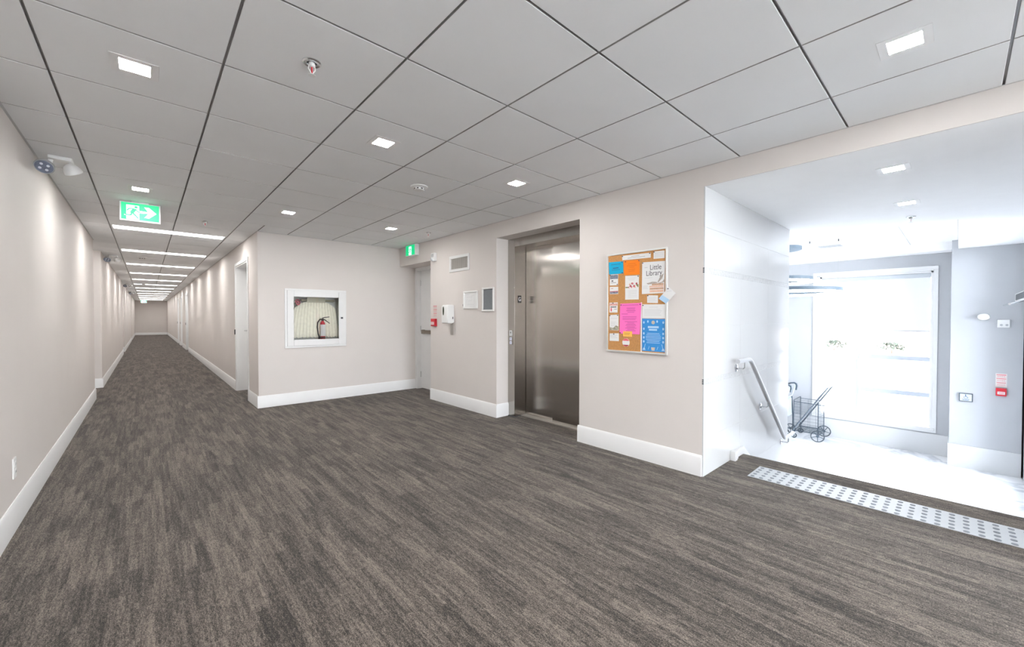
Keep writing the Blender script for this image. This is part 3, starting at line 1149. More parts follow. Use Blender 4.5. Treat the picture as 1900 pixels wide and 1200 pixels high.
def emergency(x, y, label, rz):
    t = thing('emergency_light', (x, y, ZC), label, 'emergency light', 'twin head emergency lights on the corridor ceiling')
    mb = MB()
    mb.box(x - 0.062, y - 0.048, ZC - 0.026, x + 0.062, y + 0.048, ZC)
    mb.build('base_plate', WPLAST, t, bevel=0.006)
    for s, aim, hd in ((-1, Vector((-0.10, -0.75, -0.62)), (-0.076, -0.035)), (1, Vector((0.40, 0.45, -0.80)), (0.060, 0.0))):
        aim.normalize()
        jx, jy = x + s * 0.048, y - 0.01
        hc = Vector((x + hd[0], y + hd[1], ZC - 0.088))
        arm = MB()
        arm.tube([(jx, jy, ZC - 0.02), (jx + s * 0.004, jy, ZC - 0.05), tuple(hc - aim * 0.045)], [0.013, 0.012, 0.011], 10)
        head = MB().lathe([(0.014, -0.055), (0.034, -0.043), (0.050, -0.012), (0.053, 0.010), (0.050, 0.014), (0.046, 0.012)], tuple(hc), tuple(aim), 22).build('lamp_head', GPLAST if s < 0 else WPLAST, t)
        arm.build('arm', WPLAST, t)
        MB().lathe([(0.047, 0.006), (0.047, 0.0125), (0.0, 0.0125)], tuple(hc), tuple(aim), 20).build('lens', mat('lamp_lens_blue_grey', (0.16, 0.18, 0.24), rough=0.15, var=0.2, vscale=40), head)
        bu = MB()
        for k in range(4):
            a = k * pi / 2 + 0.5
            up_ = aim.cross(Vector((1, 0, 0))).normalized()
            si_ = aim.cross(up_)
            c = hc + (up_ * cos(a) + si_ * sin(a)) * 0.024 + aim * 0.012
            bu.lathe([(0.009, 0.0), (0.008, 0.004), (0.0, 0.005)], tuple(c), tuple(aim), 10)
        bu.build('led', mat('led_glass', (0.75, 0.78, 0.85), rough=0.1, var=0.02), head)
    return t


emergency(-0.455, 4.45, 'white twin head emergency light on the ceiling before the first alcove', 0)
emergency(-0.455, 10.75, 'twin head emergency light on the ceiling just past the first alcove', 0)
emergency(-0.455, 19.35, 'twin head emergency light on the ceiling at the second alcove', 0)
emergency(-0.455, 25.3, 'small twin head emergency light nearest the corridor end', 0)


# =================================================================== EXIT SIGNS
def running_man(mb, pl, ca, cb, s, d0, d1):
    def ln(x0, y0, x1, y1, w):
        pl.line(mb, ca + x0 * s, cb + y0 * s, ca + x1 * s, cb + y1 * s, w * s, d0, d1)
    pl.disc(mb, ca + 0.20 * s, cb + 0.40 * s, 0.105 * s, d0, d1, 14)
    pl.poly(mb, [(ca + a * s, cb + b * s) for a, b in ((-0.18, -0.10), (0.06, -0.12), (0.26, 0.24), (0.02, 0.28), (-0.10, 0.10))], d0, d1)
    ln(0.10, 0.25, -0.22, 0.24, 0.075)
    ln(-0.20, 0.26, -0.36, 0.06, 0.075)
    ln(0.20, 0.18, 0.32, 0.04, 0.075)
    ln(0.30, 0.04, 0.46, 0.02, 0.07)
    ln(-0.06, -0.08, -0.12, -0.30, 0.10)
    ln(-0.10, -0.30, -0.46, -0.28, 0.085)
    ln(0.0, -0.10, 0.18, -0.30, 0.10)
    ln(0.16, -0.28, 0.34, -0.52, 0.085)


def exit_face(t, pl, a0, a1, b0, b1, d, arrow=True, mirror=False):
    """pictogram on plane pl"""
    g = MB()
    pl.rect(g, a0, b0, a1, b1, d, d + 0.003)
    g.build('green_panel', SIGNG, t, smooth=False)
    w, h = a1 - a0, b1 - b0
    e = d + 0.003
    wb = MB()
    if arrow:
        da0, da1 = a0 + 0.13 * w, a0 + 0.465 * w
    else:
        da0, da1 = a0 + 0.36 * w, a0 + 0.66 * w
    pl.rect(wb, da0, b0 + 0.015 * h, da1, b0 + 0.87 * h, e, e + 0.0012)
    if arrow:
        m = b0 + 0.50 * h
        sh = [(da1 + 0.01 * w, m + 0.075 * h), (a0 + 0.70 * w, m + 0.055 * h), (a0 + 0.60 * w, m + 0.33 * h), (a0 + 0.73 * w, m + 0.33 * h), (a0 + 0.93 * w, m), (a0 + 0.73 * w, m - 0.33 * h), (a0 + 0.60 * w, m - 0.33 * h), (a0 + 0.70 * w, m - 0.055 * h), (da1 + 0.01 * w, m - 0.075 * h)]
        pl.poly(wb, sh, e, e + 0.0012)
    wb.build('white_door', SIGNW, t, smooth=False)
    if arrow:
        kb = MB()
        pl.rect(kb, a0 + 0.075 * w, b0 + 0.22 * h, da0, b0 + 0.27 * h, e, e + 0.0012)
        kb.build('white_trail', SIGNW, t, smooth=False)
    mm = MB()
    running_man(mm, pl, (da0 + da1) / 2 + 0.0 * w, b0 + 0.47 * h, 0.74 * h if arrow else 0.62 * h, e + 0.0012, e + 0.0026)
    mm.build('running_figure', SIGNG, t, smooth=False)


def hanging_exit(xc, y, label, ztop=2.404, w=0.309, h=0.190):
    t = thing('exit_sign', (xc, y + 0.02, ztop - h), label, 'exit sign', 'green running figure exit signs')
    x0, x1, z0 = xc - w / 2, xc + w / 2, ztop - h
    MB().box(x0, y, z0, x1, y + 0.045, ztop).build('sign_case', SIGNF, t, bevel=0.003)
    mb = MB()
    mb.box(xc - 0.065, y + 0.005, ztop - 0.002, xc + 0.065, y + 0.04, ZC)
    mb.build('mounting_plate', SIGNF, t)
    pl = PL((0, y, 0), (1, 0, 0), (0, 0, 1), (0, -1, 0))
    exit_face(t, pl, x0 + 0.0125, x1 - 0.0125, z0 + 0.018, ztop - 0.008, 0.0)
    return t


hanging_exit(-0.033, 5.60, 'green exit sign with running figure and arrow hanging over the corridor mouth')
hanging_exit(-0.115, 36.9, 'tiny green exit sign with arrow hanging before the corridor end wall', ztop=2.40)
t = thing('exit_sign', (XE, 5.91, 2.232), 'green exit sign box on the wall above the recessed stair door', 'exit sign', 'green running figure exit signs')
MB().box(XE - 0.072, 5.766, 2.232, XE, 6.075, 2.412).build('sign_case', SIGNF, t, bevel=0.003)
exit_face(t, PE, -6.075 + 0.012, -5.766 - 0.012, 2.244, 2.402, 0.072, arrow=False)

# =================================================================== ELEVATOR
EX = XE + 0.19
FX = EX + 0.16
ev = thing('elevator', (EX + 0.08, (EY0 + EY1) / 2, 0), 'brushed stainless steel elevator entrance with two sliding door panels', 'elevator')
JW = 0.125
mb = MB()
mb.box(EX, EY1 - JW, 0, FX + 0.03, EY1, EZ)
mb.build('jamb', STEELF, ev, bevel=0.002)
mb = MB()
mb.box(EX, EY0, 0, FX + 0.03, EY0 + JW, EZ)
mb.build('jamb', STEELF, ev, bevel=0.002)
MB().box(EX, EY0 + JW, 2.128, FX + 0.03, EY1 - JW, EZ).build('header', STEELF, ev, bevel=0.002)
MB().box(FX + 0.034, 3.20, 0.012, FX + 0.064, EY1 - JW + 0.03, 2.16).build('door_panel', STEEL, ev, bevel=0.002)
MB().box(FX + 0.000, EY0 + JW - 0.03, 0.012, FX + 0.030, 3.235, 2.16).build('door_panel', STEEL, ev, bevel=0.002)
MB().box(FX - 0.055, EY0 + JW, 0.0, FX + 0.09, EY1 - JW, 0.010).build('sill', mat('sill_aluminium', (0.60, 0.58, 0.55), rough=0.35, metal=0.8, var=0.05), ev, smooth=False)
mb = MB()
mb.box(EX - 0.012, EY1 - JW - 0.005, 0.0, FX - 0.055, EY1 - BB_T, 0.008)
mb.build('foot_plate', DARK, ev, smooth=False)
PJ = PL((0, EY1 - JW, 0), (1, 0, 0), (0, 0, 1), (0, -1, 0))
mb = MB()
PJ.rect(mb, EX + 0.055, 1.432, EX + 0.113, 1.522, 0, 0.003)
fs = mb.build('floor_plate', BLACK, ev, smooth=False)
text_mesh('G', 0.070, PJ, EX + 0.084, 1.455, 0.0032, mat('plate_white', (0.85, 0.85, 0.85), rough=0.5, var=0.01), fs, align='CENTER', depth=0.0005)
PF = PL((EX, 0, 0), (0, -1, 0), (0, 0, 1), (-1, 0, 0))
mb = MB()
PF.rect(mb, -3.822, 0.905, -3.762, 1.090, 0, 0.004)
cp = mb.build('call_panel', STEELF, ev, bevel=0.001)
mb = MB()
PF.rect(mb, -3.818, 1.015, -3.766, 1.085, 0.004, 0.006)
mb.build('notice', mat('panel_white', (0.72, 0.72, 0.74), rough=0.5, var=0.02), cp, smooth=False)
mb = MB()
PF.line(mb, -3.792, 1.035, -3.792, 1.06, 0.006, 0.006, 0.007)
PF.poly(mb, [(-3.803, 1.055), (-3.781, 1.055), (-3.792, 1.072)], 0.006, 0.007)
mb.build('arrow_mark', INK, cp, smooth=False)
for zz in (0.978, 0.930):
    mb = MB()
    PF.frame = None
    mb.frame(PF, -3.808, zz - 0.017, -3.776, zz + 0.017, 0.005, 0.004, 0.007)
    bt = mb.build('button', mat('button_lit', (0.75, 0.78, 0.95), rough=0.3, emit=0.35, ecol=(0.7, 0.75, 1)), cp, smooth=False)
    mb = MB()
    PF.disc(mb, -3.792, zz, 0.009, 0.004, 0.008, 14)
    mb.build('button_face', CHROME, bt)

# =================================================================== ELEVATOR WALL DEVICES
# vent grille
t = thing('vent_grille', (XE, 4.65, 1.886), 'white wall vent grille with vertical louvres left of the picture frames', 'vent')
t['label'] = 'white wall vent grille with vertical louvres above the soap dispenser'
mb = MB()
mb.frame(PE, -4.888, 1.886, -4.412, 2.110, 0.038, 0.0, 0.012)
mb.build('frame', WPLAST, t, bevel=0.003)
mb = MB()
PE.rect(mb, -4.852, 1.922, -4.448, 2.074, 0.0, 0.002)
mb.build('duct_shade_sheet', mat('duct_shadow', (0.42, 0.40, 0.37), rough=0.8, var=0.05), t, smooth=False)  # sheet on the wall, coloured as the shade behind the louvres
for k in range(14):
    a = -4.838 + k * 0.029
    mb = MB()
    mb.prism([PE.p(a, 1.923, 0.002), PE.p(a + 0.004, 1.923, 0.002), PE.p(a + 0.016, 1.923, 0.010), PE.p(a + 0.012, 1.923, 0.010)], (0, 0, 0.150))
    mb.build('louvre', mat('louvre_paint', (0.76, 0.74, 0.71), rough=0.45, var=0.02), t, smooth=False)


def picture(a0, a1, b0, b1, fw, name, label, inner, inner_name):
    t = thing(name, (XE, -(a0 + a1) / 2, b0), label, 'picture frame')
    mb = MB()
    mb.frame(PE, a0, b0, a1, b1, fw, 0.0, 0.018)
    mb.build('frame', WPLAST, t, bevel=0.004)
    mb = MB()
    PE.rect(mb, a0 + fw - 0.004, b0 + fw - 0.004, a1 - fw + 0.004, b1 - fw + 0.004, 0.002, 0.006)
    i = mb.build(inner_name, inner, t, smooth=False)
    return t, i


t, pg = picture(-4.541, -4.227, 1.362, 1.600, 0.022, 'framed_plan', 'white framed evacuation plan sheet to one side of the grey panel', PAPER, 'plan_sheet')
t['label'] = 'white framed sheet with a faint line plan beside the soap dispenser'
mb = MB()
for (x0, y0, x1, y1) in ((-4.50, 1.555, -4.40, 1.555), (-4.47, 1.52, -4.33, 1.52), (-4.47, 1.42, -4.47, 1.52), (-4.47, 1.42, -4.30, 1.42), (-4.30, 1.42, -4.30, 1.54), (-4.36, 1.54, -4.30, 1.54), (-4.36, 1.47, -4.36, 1.54), (-4.43, 1.47, -4.36, 1.47), (-4.43, 1.42, -4.43, 1.47), (-4.40, 1.395, -4.28, 1.395)):
    PE.line(mb, x0, y0, x1, y1, 0.003, 0.006, 0.0066)
mb.build('plan_lines', INKL, pg, smooth=False)
mb = MB()
PE.rect(mb, -4.556, 1.40, -4.543, 1.428, 0.0, 0.012)
mb.build('latch', BLACK, t, smooth=False)
picture(-4.128, -3.890, 1.323, 1.628, 0.022, 'felt_board', 'white framed grey felt panel next to the elevator opening', mat('grey_felt', (0.185, 0.20, 0.215), rough=0.9, var=0.05, vscale=60), 'felt_panel')

# hand sanitiser dispenser
t = thing('soap_dispenser', (XE, 4.85, 1.16), 'white wall mounted hand sanitiser dispenser with dark oval window', 'dispenser')
MB().box(XE - 0.008, 4.785, 1.00, XE, 4.865, 1.20).build('back_plate', mat('dispenser_plate', (0.50, 0.47, 0.44), rough=0.5, var=0.02), t, bevel=0.003)
mb = MB()
fr = [(0.0, 1.175), (0.0, 1.425), (-0.10, 1.425), (-0.118, 1.40), (-0.122, 1.25), (-0.115, 1.165), (-0.05, 1.16)]
mb.prism([(XE + a, 4.772, b) for a, b in fr], (0, 0.155, 0))
mb.build('body', WPLAST, t, bevel=0.012, angle=40)
mb = MB()
PDp = PL((XE - 0.1195, 0, 0), (0, -1, 0), (0, 0, 1), (-1, 0, 0))
PDp.disc(mb, -4.87, 1.337, 0.017, 0.0, 0.004, 20, rb=0.062)
mb.build('level_window', mat('olive_window', (0.05, 0.055, 0.035), rough=0.2, var=0.1), t)
mb = MB()
mb.box(XE - 0.035, 4.768, 1.225, XE - 0.025, 4.773, 1.255)
mb.build('key_slot', BLACK, t, smooth=False)

# fire strobe
t = thing('fire_strobe', (XE, 5.29, 2.08), 'white fire alarm horn strobe above the stair door corner', 'fire alarm')
MB().box(XE - 0.045, 5.235, 2.085, XE, 5.335, 2.210).build('housing', WPLAST, t, bevel=0.006)
MB().lathe([(0.024, 0), (0.026, -0.012), (0.018, -0.026), (0.0, -0.028)], (XE - 0.045, 5.29, 2.115), 'X', 18).build('strobe_lens', mat('strobe_glass', (0.62, 0.64, 0.66), rough=0.1, var=0.05), t)
mb = MB()
for k in range(4):
    mb.box(XE - 0.047, 5.25, 2.155 + 0.011 * k, XE - 0.0445, 5.32, 2.160 + 0.011 * k)
mb.build('horn_slots', GPLAST, t, smooth=False)


def pull_station(pl, a, b, label, w=0.112, h=0.113):
    t = thing('pull_station', tuple(pl.p(a, b - h / 2)), label, 'fire alarm', 'red manual pull stations')
    mb = MB()
    pl.rect(mb, a - w / 2, b - h / 2, a + w / 2, b + h / 2, 0.0, 0.042)
    bd = mb.build('body', RED, t, bevel=0.004)
    mb = MB()
    pl.rect(mb, a - w * 0.36, b - h * 0.30, a + w * 0.36, b + h * 0.08, 0.042, 0.052)
    hd = mb.build('pull_handle', mat('pull_handle_white', (0.80, 0.76, 0.74), rough=0.4, var=0.02), t, bevel=0.003)
    mb = MB()
    for k in range(2):
        pl.rect(mb, a - w * 0.24, b - h * (0.06 + 0.13 * k), a + w * 0.24, b - h * (0.01 + 0.13 * k), 0.052, 0.0526)
    mb.build('handle_print', PRINTRED, hd, smooth=False)
    return t


def alarm_notice(pl, a, b0, b1, label, w=0.115):
    t = thing('alarm_notice', tuple(pl.p(a, b0)), label, 'notice', 'fire alarm notices')
    mb = MB()
    pl.rect(mb, a - w / 2, b0, a + w / 2, b1, 0, 0.001)
    mb.build('clear_film', mat('notice_film', (0.70, 0.66, 0.63), rough=0.25, var=0.01), t, smooth=False)
    mb = MB()
    h = b1 - b0
    for fr, ww, th in ((0.90, 0.42, 0.05), (0.62, 0.42, 0.045), (0.32, 0.40, 0.04)):
        pl.rect(mb, a - w * ww, b0 + h * fr - h * th / 2, a + w * ww, b0 + h * fr + h * th / 2, 0.001, 0.0016)
    for fr in (0.80, 0.74, 0.50, 0.44, 0.20, 0.14):
        for q in range(4):
            x0 = a - w * 0.34 + q * w * 0.18
            pl.rect(mb, x0, b0 + h * fr, x0 + w * (0.10 + 0.05 * random.random()), b0 + h * (fr + 0.018), 0.001, 0.0016)
    mb.build('red_print', PRINTRED, t, smooth=False)
    return t


pull_station(PE, -5.29, 1.172, 'red manual pull station on the wall beside the stair door')
alarm_notice(PE, -5.285, 1.245, 1.435, 'notice with red lines above the pull station by the stair door')

# =================================================================== CORK NOTICE BOARD
BD = (-2.221, -1.626, 0.932, 1.834)
t = thing('notice_board', (XE, 1.92, BD[2]), 'cork notice board in a thin silver frame covered with pinned papers', 'notice board')
mb = MB()
mb.frame(PE, BD[0], BD[2], BD[1], BD[3], 0.016, 0.0, 0.022)
mb.build('frame', mat('board_frame_silver', (0.72, 0.72, 0.70), rough=0.35, metal=0.4, var=0.02), t, bevel=0.002)
mb = MB()
PE.rect(mb, BD[0] + 0.012, BD[2] + 0.012, BD[1] - 0.012, BD[3] - 0.012, 0.0, 0.014)
mb.build('cork_panel', mat('cork', (0.50, 0.245, 0.085), rough=0.9, var=0.22, vscale=160), t, smooth=False)
mb = MB()
PE.rect(mb, -1.868, BD[2] + 0.016, -1.858, 1.38, 0.014, 0.016)
mb.build('divider_strip', PAPER, t, smooth=False)

CD = 0.0145     # cork surface depth
PINM = mat('pin_dark', (0.03, 0.03, 0.06), rough=0.3, var=0.1)
_lay = [0]


def quad_paper(name, quad, m, label, pins=(), cat='paper', lift=0.0):
    """quad in board coordinates (Y, z), clockwise from the upper corner next to the elevator"""
    _lay[0] += 1
    d0 = CD + lift + 0.0004
    cy = sum(q[0] for q in quad) / 4
    cz = sum(q[1] for q in quad) / 4
    t = thing(name, (XE - d0, cy, min(q[1] for q in quad)), label, cat, 'papers pinned to the notice board')
    mb = MB()
    PE.poly(mb, [(-q[0], q[1]) for q in reversed(quad)], d0, d0 + 0.0009)
    sh = mb.build('sheet', m, t, smooth=False)
    if pins:
        mb = MB()
        for (y, z) in pins:
            c = PE.p(-y, z, d0)
            mb.lathe([(0.0045, 0.0), (0.0045, 0.004), (0.003, 0.006), (0.0045, 0.009), (0.0, 0.0095)], tuple(c), (-1, 0, 0), 10)
        mb.build('push_pin', PINM, t)
    return t, sh, d0 + 0.0009


def bars(sheet, d, rows, m, name='print', th=0.0035):
    """rows: (y0, y1, z) printed lines"""
    mb = MB()
    for y0, y1, z, *h in rows:
        hh = (h[0] if h else th) / 2
        PE.rect(mb, -y0, z - hh, -y1, z + hh, d, d + 0.0003)
    return mb.build(name, m, sheet, smooth=False)


def para(y0, y1, z0, n, dz, rag=0.25, centre=False):
    out = []
    for i in range(n):
        w = (y0 - y1) * (1 - rag * random.random())
        if centre:
            c = (y0 + y1) / 2
            out.append((c + w / 2, c - w / 2, z0 - i * dz))
        else:
            out.append((y0, y0 - w, z0 - i * dz))
    return out


def patch(sheet, d, y0, y1, z0, z1, m, name='picture'):
    mb = MB()
    PE.rect(mb, -y0, z0, -y1, z1, d, d + 0.0003)
    return mb.build(name, m, sheet, smooth=False)


TEAL = mat('teal_paper', (0.0, 0.37, 0.60), rough=0.8, var=0.02)
ORANGE = mat('orange_paper', (0.90, 0.21, 0.005), rough=0.8, var=0.02)
PINK = mat('pink_paper', (0.92, 0.17, 0.50), rough=0.8, var=0.02)
BLUE = mat('blue_poster', (0.03, 0.25, 0.62), rough=0.6, var=0.03)
YELLOW = mat('yellow_note', (0.90, 0.50, 0.10), rough=0.8, var=0.02)
PALE = mat('pale_blue_ink', (0.45, 0.66, 0.86), rough=0.8, var=0.02)
NAVY = mat('navy_ink', (0.03, 0.07, 0.18), rough=0.8, var=0.1)
TAN = mat('book_tan', (0.55, 0.33, 0.22), rough=0.8, var=0.15, vscale=60)
PEACH = mat('book_peach', (0.75, 0.50, 0.38), rough=0.8, var=0.1, vscale=60)
PAGE = mat('book_page', (0.42, 0.37, 0.33), rough=0.8, var=0.2, vscale=90)
ROSE = mat('rose_print', (0.62, 0.22, 0.26), rough=0.8, var=0.3, vscale=120)
LEAFP = mat('leaf_print', (0.22, 0.24, 0.10), rough=0.8, var=0.3, vscale=120)
PHOTO = mat('dim_photo', (0.20, 0.22, 0.28), rough=0.8, var=0.5, vscale=90)
MAROON = mat('maroon_print', (0.40, 0.05, 0.07), rough=0.8, var=0.3, vscale=80)

t, s, d = quad_paper('title_strip', [(2.058, 1.806), (1.777, 1.802), (1.777, 1.760), (2.055, 1.766)], PAPER, 'long white title strip pinned along the top of the notice board', [(2.052, 1.80), (1.784, 1.797)])
bars(s, d, [(1.965, 1.885, 1.791), (2.00, 1.83, 1.778)], INKG)
t, s, d = quad_paper('note_card', [(1.751, 1.810), (1.652, 1.807), (1.652, 1.743), (1.751, 1.746)], PAPER, 'small white card in the corner of the notice board beside the title strip', [(1.745, 1.803)])
bars(s, d, para(1.742, 1.66, 1.793, 4, 0.011), INKL, th=0.0025)
t, s, d = quad_paper('teal_notice', [(2.200, 1.762), (2.048, 1.757), (2.045, 1.646), (2.196, 1.648)], TEAL, 'teal blue notice pinned beside the orange notice', [(2.056, 1.75), (2.053, 1.652)])
bars(s, d, [(2.175, 2.075, 1.736), (2.155, 2.095, 1.702, 0.007), (2.165, 2.08, 1.686)], NAVY)
t, s, d = quad_paper('orange_notice', [(2.037, 1.759), (1.882, 1.752), (1.882, 1.625), (2.034, 1.630)], ORANGE, 'bright orange notice pinned under the title strip', [(2.02, 1.748), (1.886, 1.745)])
bars(s, d, [(2.00, 1.92, 1.725), (2.01, 1.91, 1.71), (1.985, 1.93, 1.695), (1.995, 1.925, 1.675), (1.99, 1.93, 1.66)], mat('dark_orange_ink', (0.45, 0.09, 0.01), rough=0.8, var=0.05), th=0.0025)
t, s, d = quad_paper('library_poster', [(1.857, 1.727), (1.646, 1.719), (1.655, 1.452), (1.859, 1.451)], PAPER, 'white Little Library poster with a stack of books on the notice board', [(1.85, 1.72)])
bars(s, d, [(1.834, 1.806, 1.678)], INKL, th=0.006)
text_mesh('Little', 0.062, PE, -1.732, 1.655, d, mat('poster_ink', (0.075, 0.075, 0.085), rough=0.8, var=0.05), s, align='CENTER', sx=0.83, depth=0.0003)
text_mesh('Library', 0.062, PE, -1.747, 1.606, d, MATS['poster_ink'], s, align='CENTER', sx=0.83, depth=0.0003)
bars(s, d, [(1.835, 1.76, 1.588)], INKL, th=0.0025)
mb = MB()
for (y0, y1, z0, z1, m) in ((1.785, 1.662, 1.462, 1.482, PEACH), (1.785, 1.660, 1.486, 1.500, TAN), (1.788, 1.660, 1.504, 1.519, PEACH), (1.765, 1.66, 1.521, 1.535, TAN)):
    patch(s, d, y0, y1, z0, z1, m, 'printed_book')
for pts in ([(1.715, 1.537), (1.80, 1.532), (1.815, 1.542), (1.76, 1.553), (1.72, 1.548)], [(1.715, 1.537), (1.712, 1.55), (1.685, 1.60), (1.66, 1.615), (1.672, 1.575)], [(1.714, 1.537), (1.67, 1.548), (1.655, 1.57), (1.652, 1.545), (1.69, 1.533)]):
    mb = MB()
    PE.poly(mb, [(-y, z) for y, z in pts], d, d + 0.0003)
    mb.build('printed_page', PAGE, s, smooth=False)
bars(s, d, para(1.85, 1.80, 1.520, 4, 0.008), INKL, th=0.0025)
t, s, d = quad_paper('flower_notice', [(2.025, 1.622), (1.887, 1.617), (1.889, 1.406), (2.024, 1.408)], PAPER, 'white notice with a band of pink flowers under the orange notice', [(1.893, 1.61)])
bars(s, d, [(2.0, 1.92, 1.597), (1.99, 1.93, 1.582)], INKL, th=0.003)
for k in range(16):
    y = 1.99 - k * 0.005 - random.random() * 0.01
    z = 1.530 + random.uniform(-0.016, 0.02)
    mb = MB()
    PE.disc(mb, -y, z, 0.009, d, d + 0.0003 + 0.0001 * k, 9)
    mb.build('printed_flower', (ROSE, PEACH, PAPER, MAROON)[k % 4], s, smooth=False)
patch(s, d, 2.022, 1.992, 1.512, 1.522, LEAFP)
patch(s, d, 1.915, 1.892, 1.515, 1.54, LEAFP)
bars(s, d, para(1.998, 1.905, 1.488, 6, 0.012, 0.3, True), INKL, th=0.0025)
t, s, d = quad_paper('photo_card', [(2.188, 1.646), (2.098, 1.643), (2.100, 1.543), (2.188, 1.545)], PAPER, 'card with a dark photograph pinned below the teal notice', [(2.18, 1.64), (2.105, 1.55)])
patch(s, d, 2.186, 2.10, 1.602, 1.640, PHOTO)
bars(s, d, [(2.17, 2.15, 1.585, 0.01), (2.175, 2.12, 1.568)], INK)
t, s, d = quad_paper('business_card', [(2.188, 1.532), (2.097, 1.529), (2.097, 1.463), (2.188, 1.464)], PAPER, 'business card with a dark lower band, second in the column of cards')
patch(s, d, 2.187, 2.098, 1.467, 1.484, PHOTO)
patch(s, d, 2.187, 2.098, 1.484, 1.490, MAROON, 'stripe')
bars(s, d, [(2.175, 2.15, 1.515)], MAROON)
t, s, d = quad_paper('business_card', [(2.191, 1.385), (2.102, 1.386), (2.104, 1.293), (2.190, 1.294)], PAPER, 'business card with red and dark print beside the pink notice', [(2.15, 1.38)])
patch(s, d, 2.188, 2.105, 1.356, 1.378, mat('salmon_print', (0.65, 0.36, 0.33), rough=0.8, var=0.3, vscale=80))
bars(s, d, [(2.18, 2.115, 1.344, 0.008), (2.14, 2.11, 1.325)], INK)
patch(s, d, 2.178, 2.165, 1.304, 1.335, PRINTRED, 'stripe')
t, s, d = quad_paper('flyer', [(2.190, 1.270), (2.092, 1.274), (2.092, 1.129), (2.189, 1.130)], PAPER, 'tall white flyer with a small photograph at its foot beside the pink notice', [(2.183, 1.265), (2.099, 1.268)])
bars(s, d, [(2.18, 2.105, 1.24)] + para(2.175, 2.115, 1.205, 4, 0.012), INKL, th=0.003)
mb = MB()
PE.poly(mb, [(-2.188, 1.131), (-2.093, 1.131), (-2.093, 1.165), (-2.12, 1.175), (-2.15, 1.15), (-2.188, 1.16)], d, d + 0.0003)
mb.build('picture', mat('olive_photo', (0.36, 0.34, 0.26), rough=0.8, var=0.5, vscale=70), s, smooth=False)
t, s, d = quad_paper('note_card', [(2.188, 1.099), (2.089, 1.103), (2.088, 1.031), (2.188, 1.030)], PAPER, 'small white note lowest in the column of cards', [(2.14, 1.095)])
bars(s, d, para(2.18, 2.10, 1.085, 3, 0.012), INKL, th=0.003)
t, s, d = quad_paper('pink_notice', [(2.075, 1.373), (1.861, 1.375), (1.877, 1.099), (2.079, 1.101)], PINK, 'large bright pink notice full of centred text', [(2.062, 1.36), (1.872, 1.362), (2.072, 1.108)], lift=0.0016)
bars(s, d, [(2.05, 1.89, 1.358)] + para(2.02, 1.91, 1.332, 4, 0.0125, 0.4, True) + [(2.06, 1.995, 1.279)] + para(2.05, 1.89, 1.255, 3, 0.013, 0.2) + para(2.03, 1.90, 1.21, 8, 0.0115, 0.45, True), mat('magenta_ink', (0.30, 0.03, 0.18), rough=0.8, var=0.05), th=0.003)
t, s, d = quad_paper('sticky_note', [(2.042, 1.123), (1.951, 1.125), (1.950, 1.075), (2.042, 1.077)], YELLOW, 'small yellow orange note overlapping the foot of the pink notice', lift=0.0034)
bars(s, d, para(2.03, 1.965, 1.106, 2, 0.012), mat('brown_ink', (0.35, 0.17, 0.03), rough=0.8, var=0.05), th=0.003)
t = thing('round_badge', (XE - CD, 2.014, 0.985), 'round red and white badge pinned under the yellow note', 'badge', 'papers pinned to the notice board')
mb = MB()
PE.disc(mb, -2.014, 1.022, 0.037, CD, CD + 0.002, 28)
s = mb.build('disc', PAPER, t, smooth=False)
mb = MB()
PE.poly(mb, [(-2.014 + 0.036 * cos(a), 1.022 + 0.036 * sin(a)) for a in [radians(25 + 130 * i / 12) for i in range(13)]], CD + 0.002, CD + 0.0024)
mb.build('red_cap', PRINTRED, s, smooth=False)
mb = MB()
PE.poly(mb, [(-2.014 + 0.036 * cos(a), 1.022 + 0.036 * sin(a)) for a in [radians(215 + 110 * i / 12) for i in range(13)]], CD + 0.002, CD + 0.0024)
mb.build('dark_foot', MAROON, s, smooth=False)
t, s, d = quad_paper('note_card', [(1.809, 1.440), (1.709, 1.434), (1.709, 1.369), (1.808, 1.374)], PAPER, 'small white card between the Little Library poster and the white letter', [(1.80, 1.435)])
bars(s, d, para(1.80, 1.718, 1.422, 4, 0.011), INKL, th=0.0025)
t, s, d = quad_paper('white_letter', [(1.854, 1.362), (1.643, 1.358), (1.644, 1.239), (1.855, 1.240)], PAPER, 'white letter sheet pinned directly above the blue poster', [(1.845, 1.352)])
bars(s, d, [(1.79, 1.71, 1.335)] + para(1.835, 1.665, 1.315, 5, 0.012, 0.15), INKL, th=0.003)
t, s, d = quad_paper('blue_poster', [(1.855, 1.238), (1.6435, 1.234), (1.6445, 0.957), (1.853, 0.957)], BLUE, 'blue poster bordered with pale cleaning tool drawings in the lower board corner')
bars(s, d, [(1.80, 1.70, 1.165, 0.018), (1.79, 1.715, 1.142, 0.014)] + para(1.82, 1.68, 1.112, 7, 0.0135, 0.3, True), PALE, th=0.004)
BUCK = mat('bucket_print', (0.62, 0.52, 0.42), rough=0.8, var=0.05)
for zz in (1.205, 1.15, 1.11, 1.075, 1.04):
    for yy in (1.838, 1.660):
        mb = MB()
        PE.disc(mb, -yy, zz, 0.008, d, d + 0.0003, 10, rb=0.011)
        mb.build('bottle_drawing', PALE, s, smooth=False)
for yy in (1.80, 1.715):
    mb = MB()
    PE.disc(mb, -yy, 1.213, 0.007, d, d + 0.0003, 10, rb=0.011)
    mb.build('bottle_drawing', PALE, s, smooth=False)
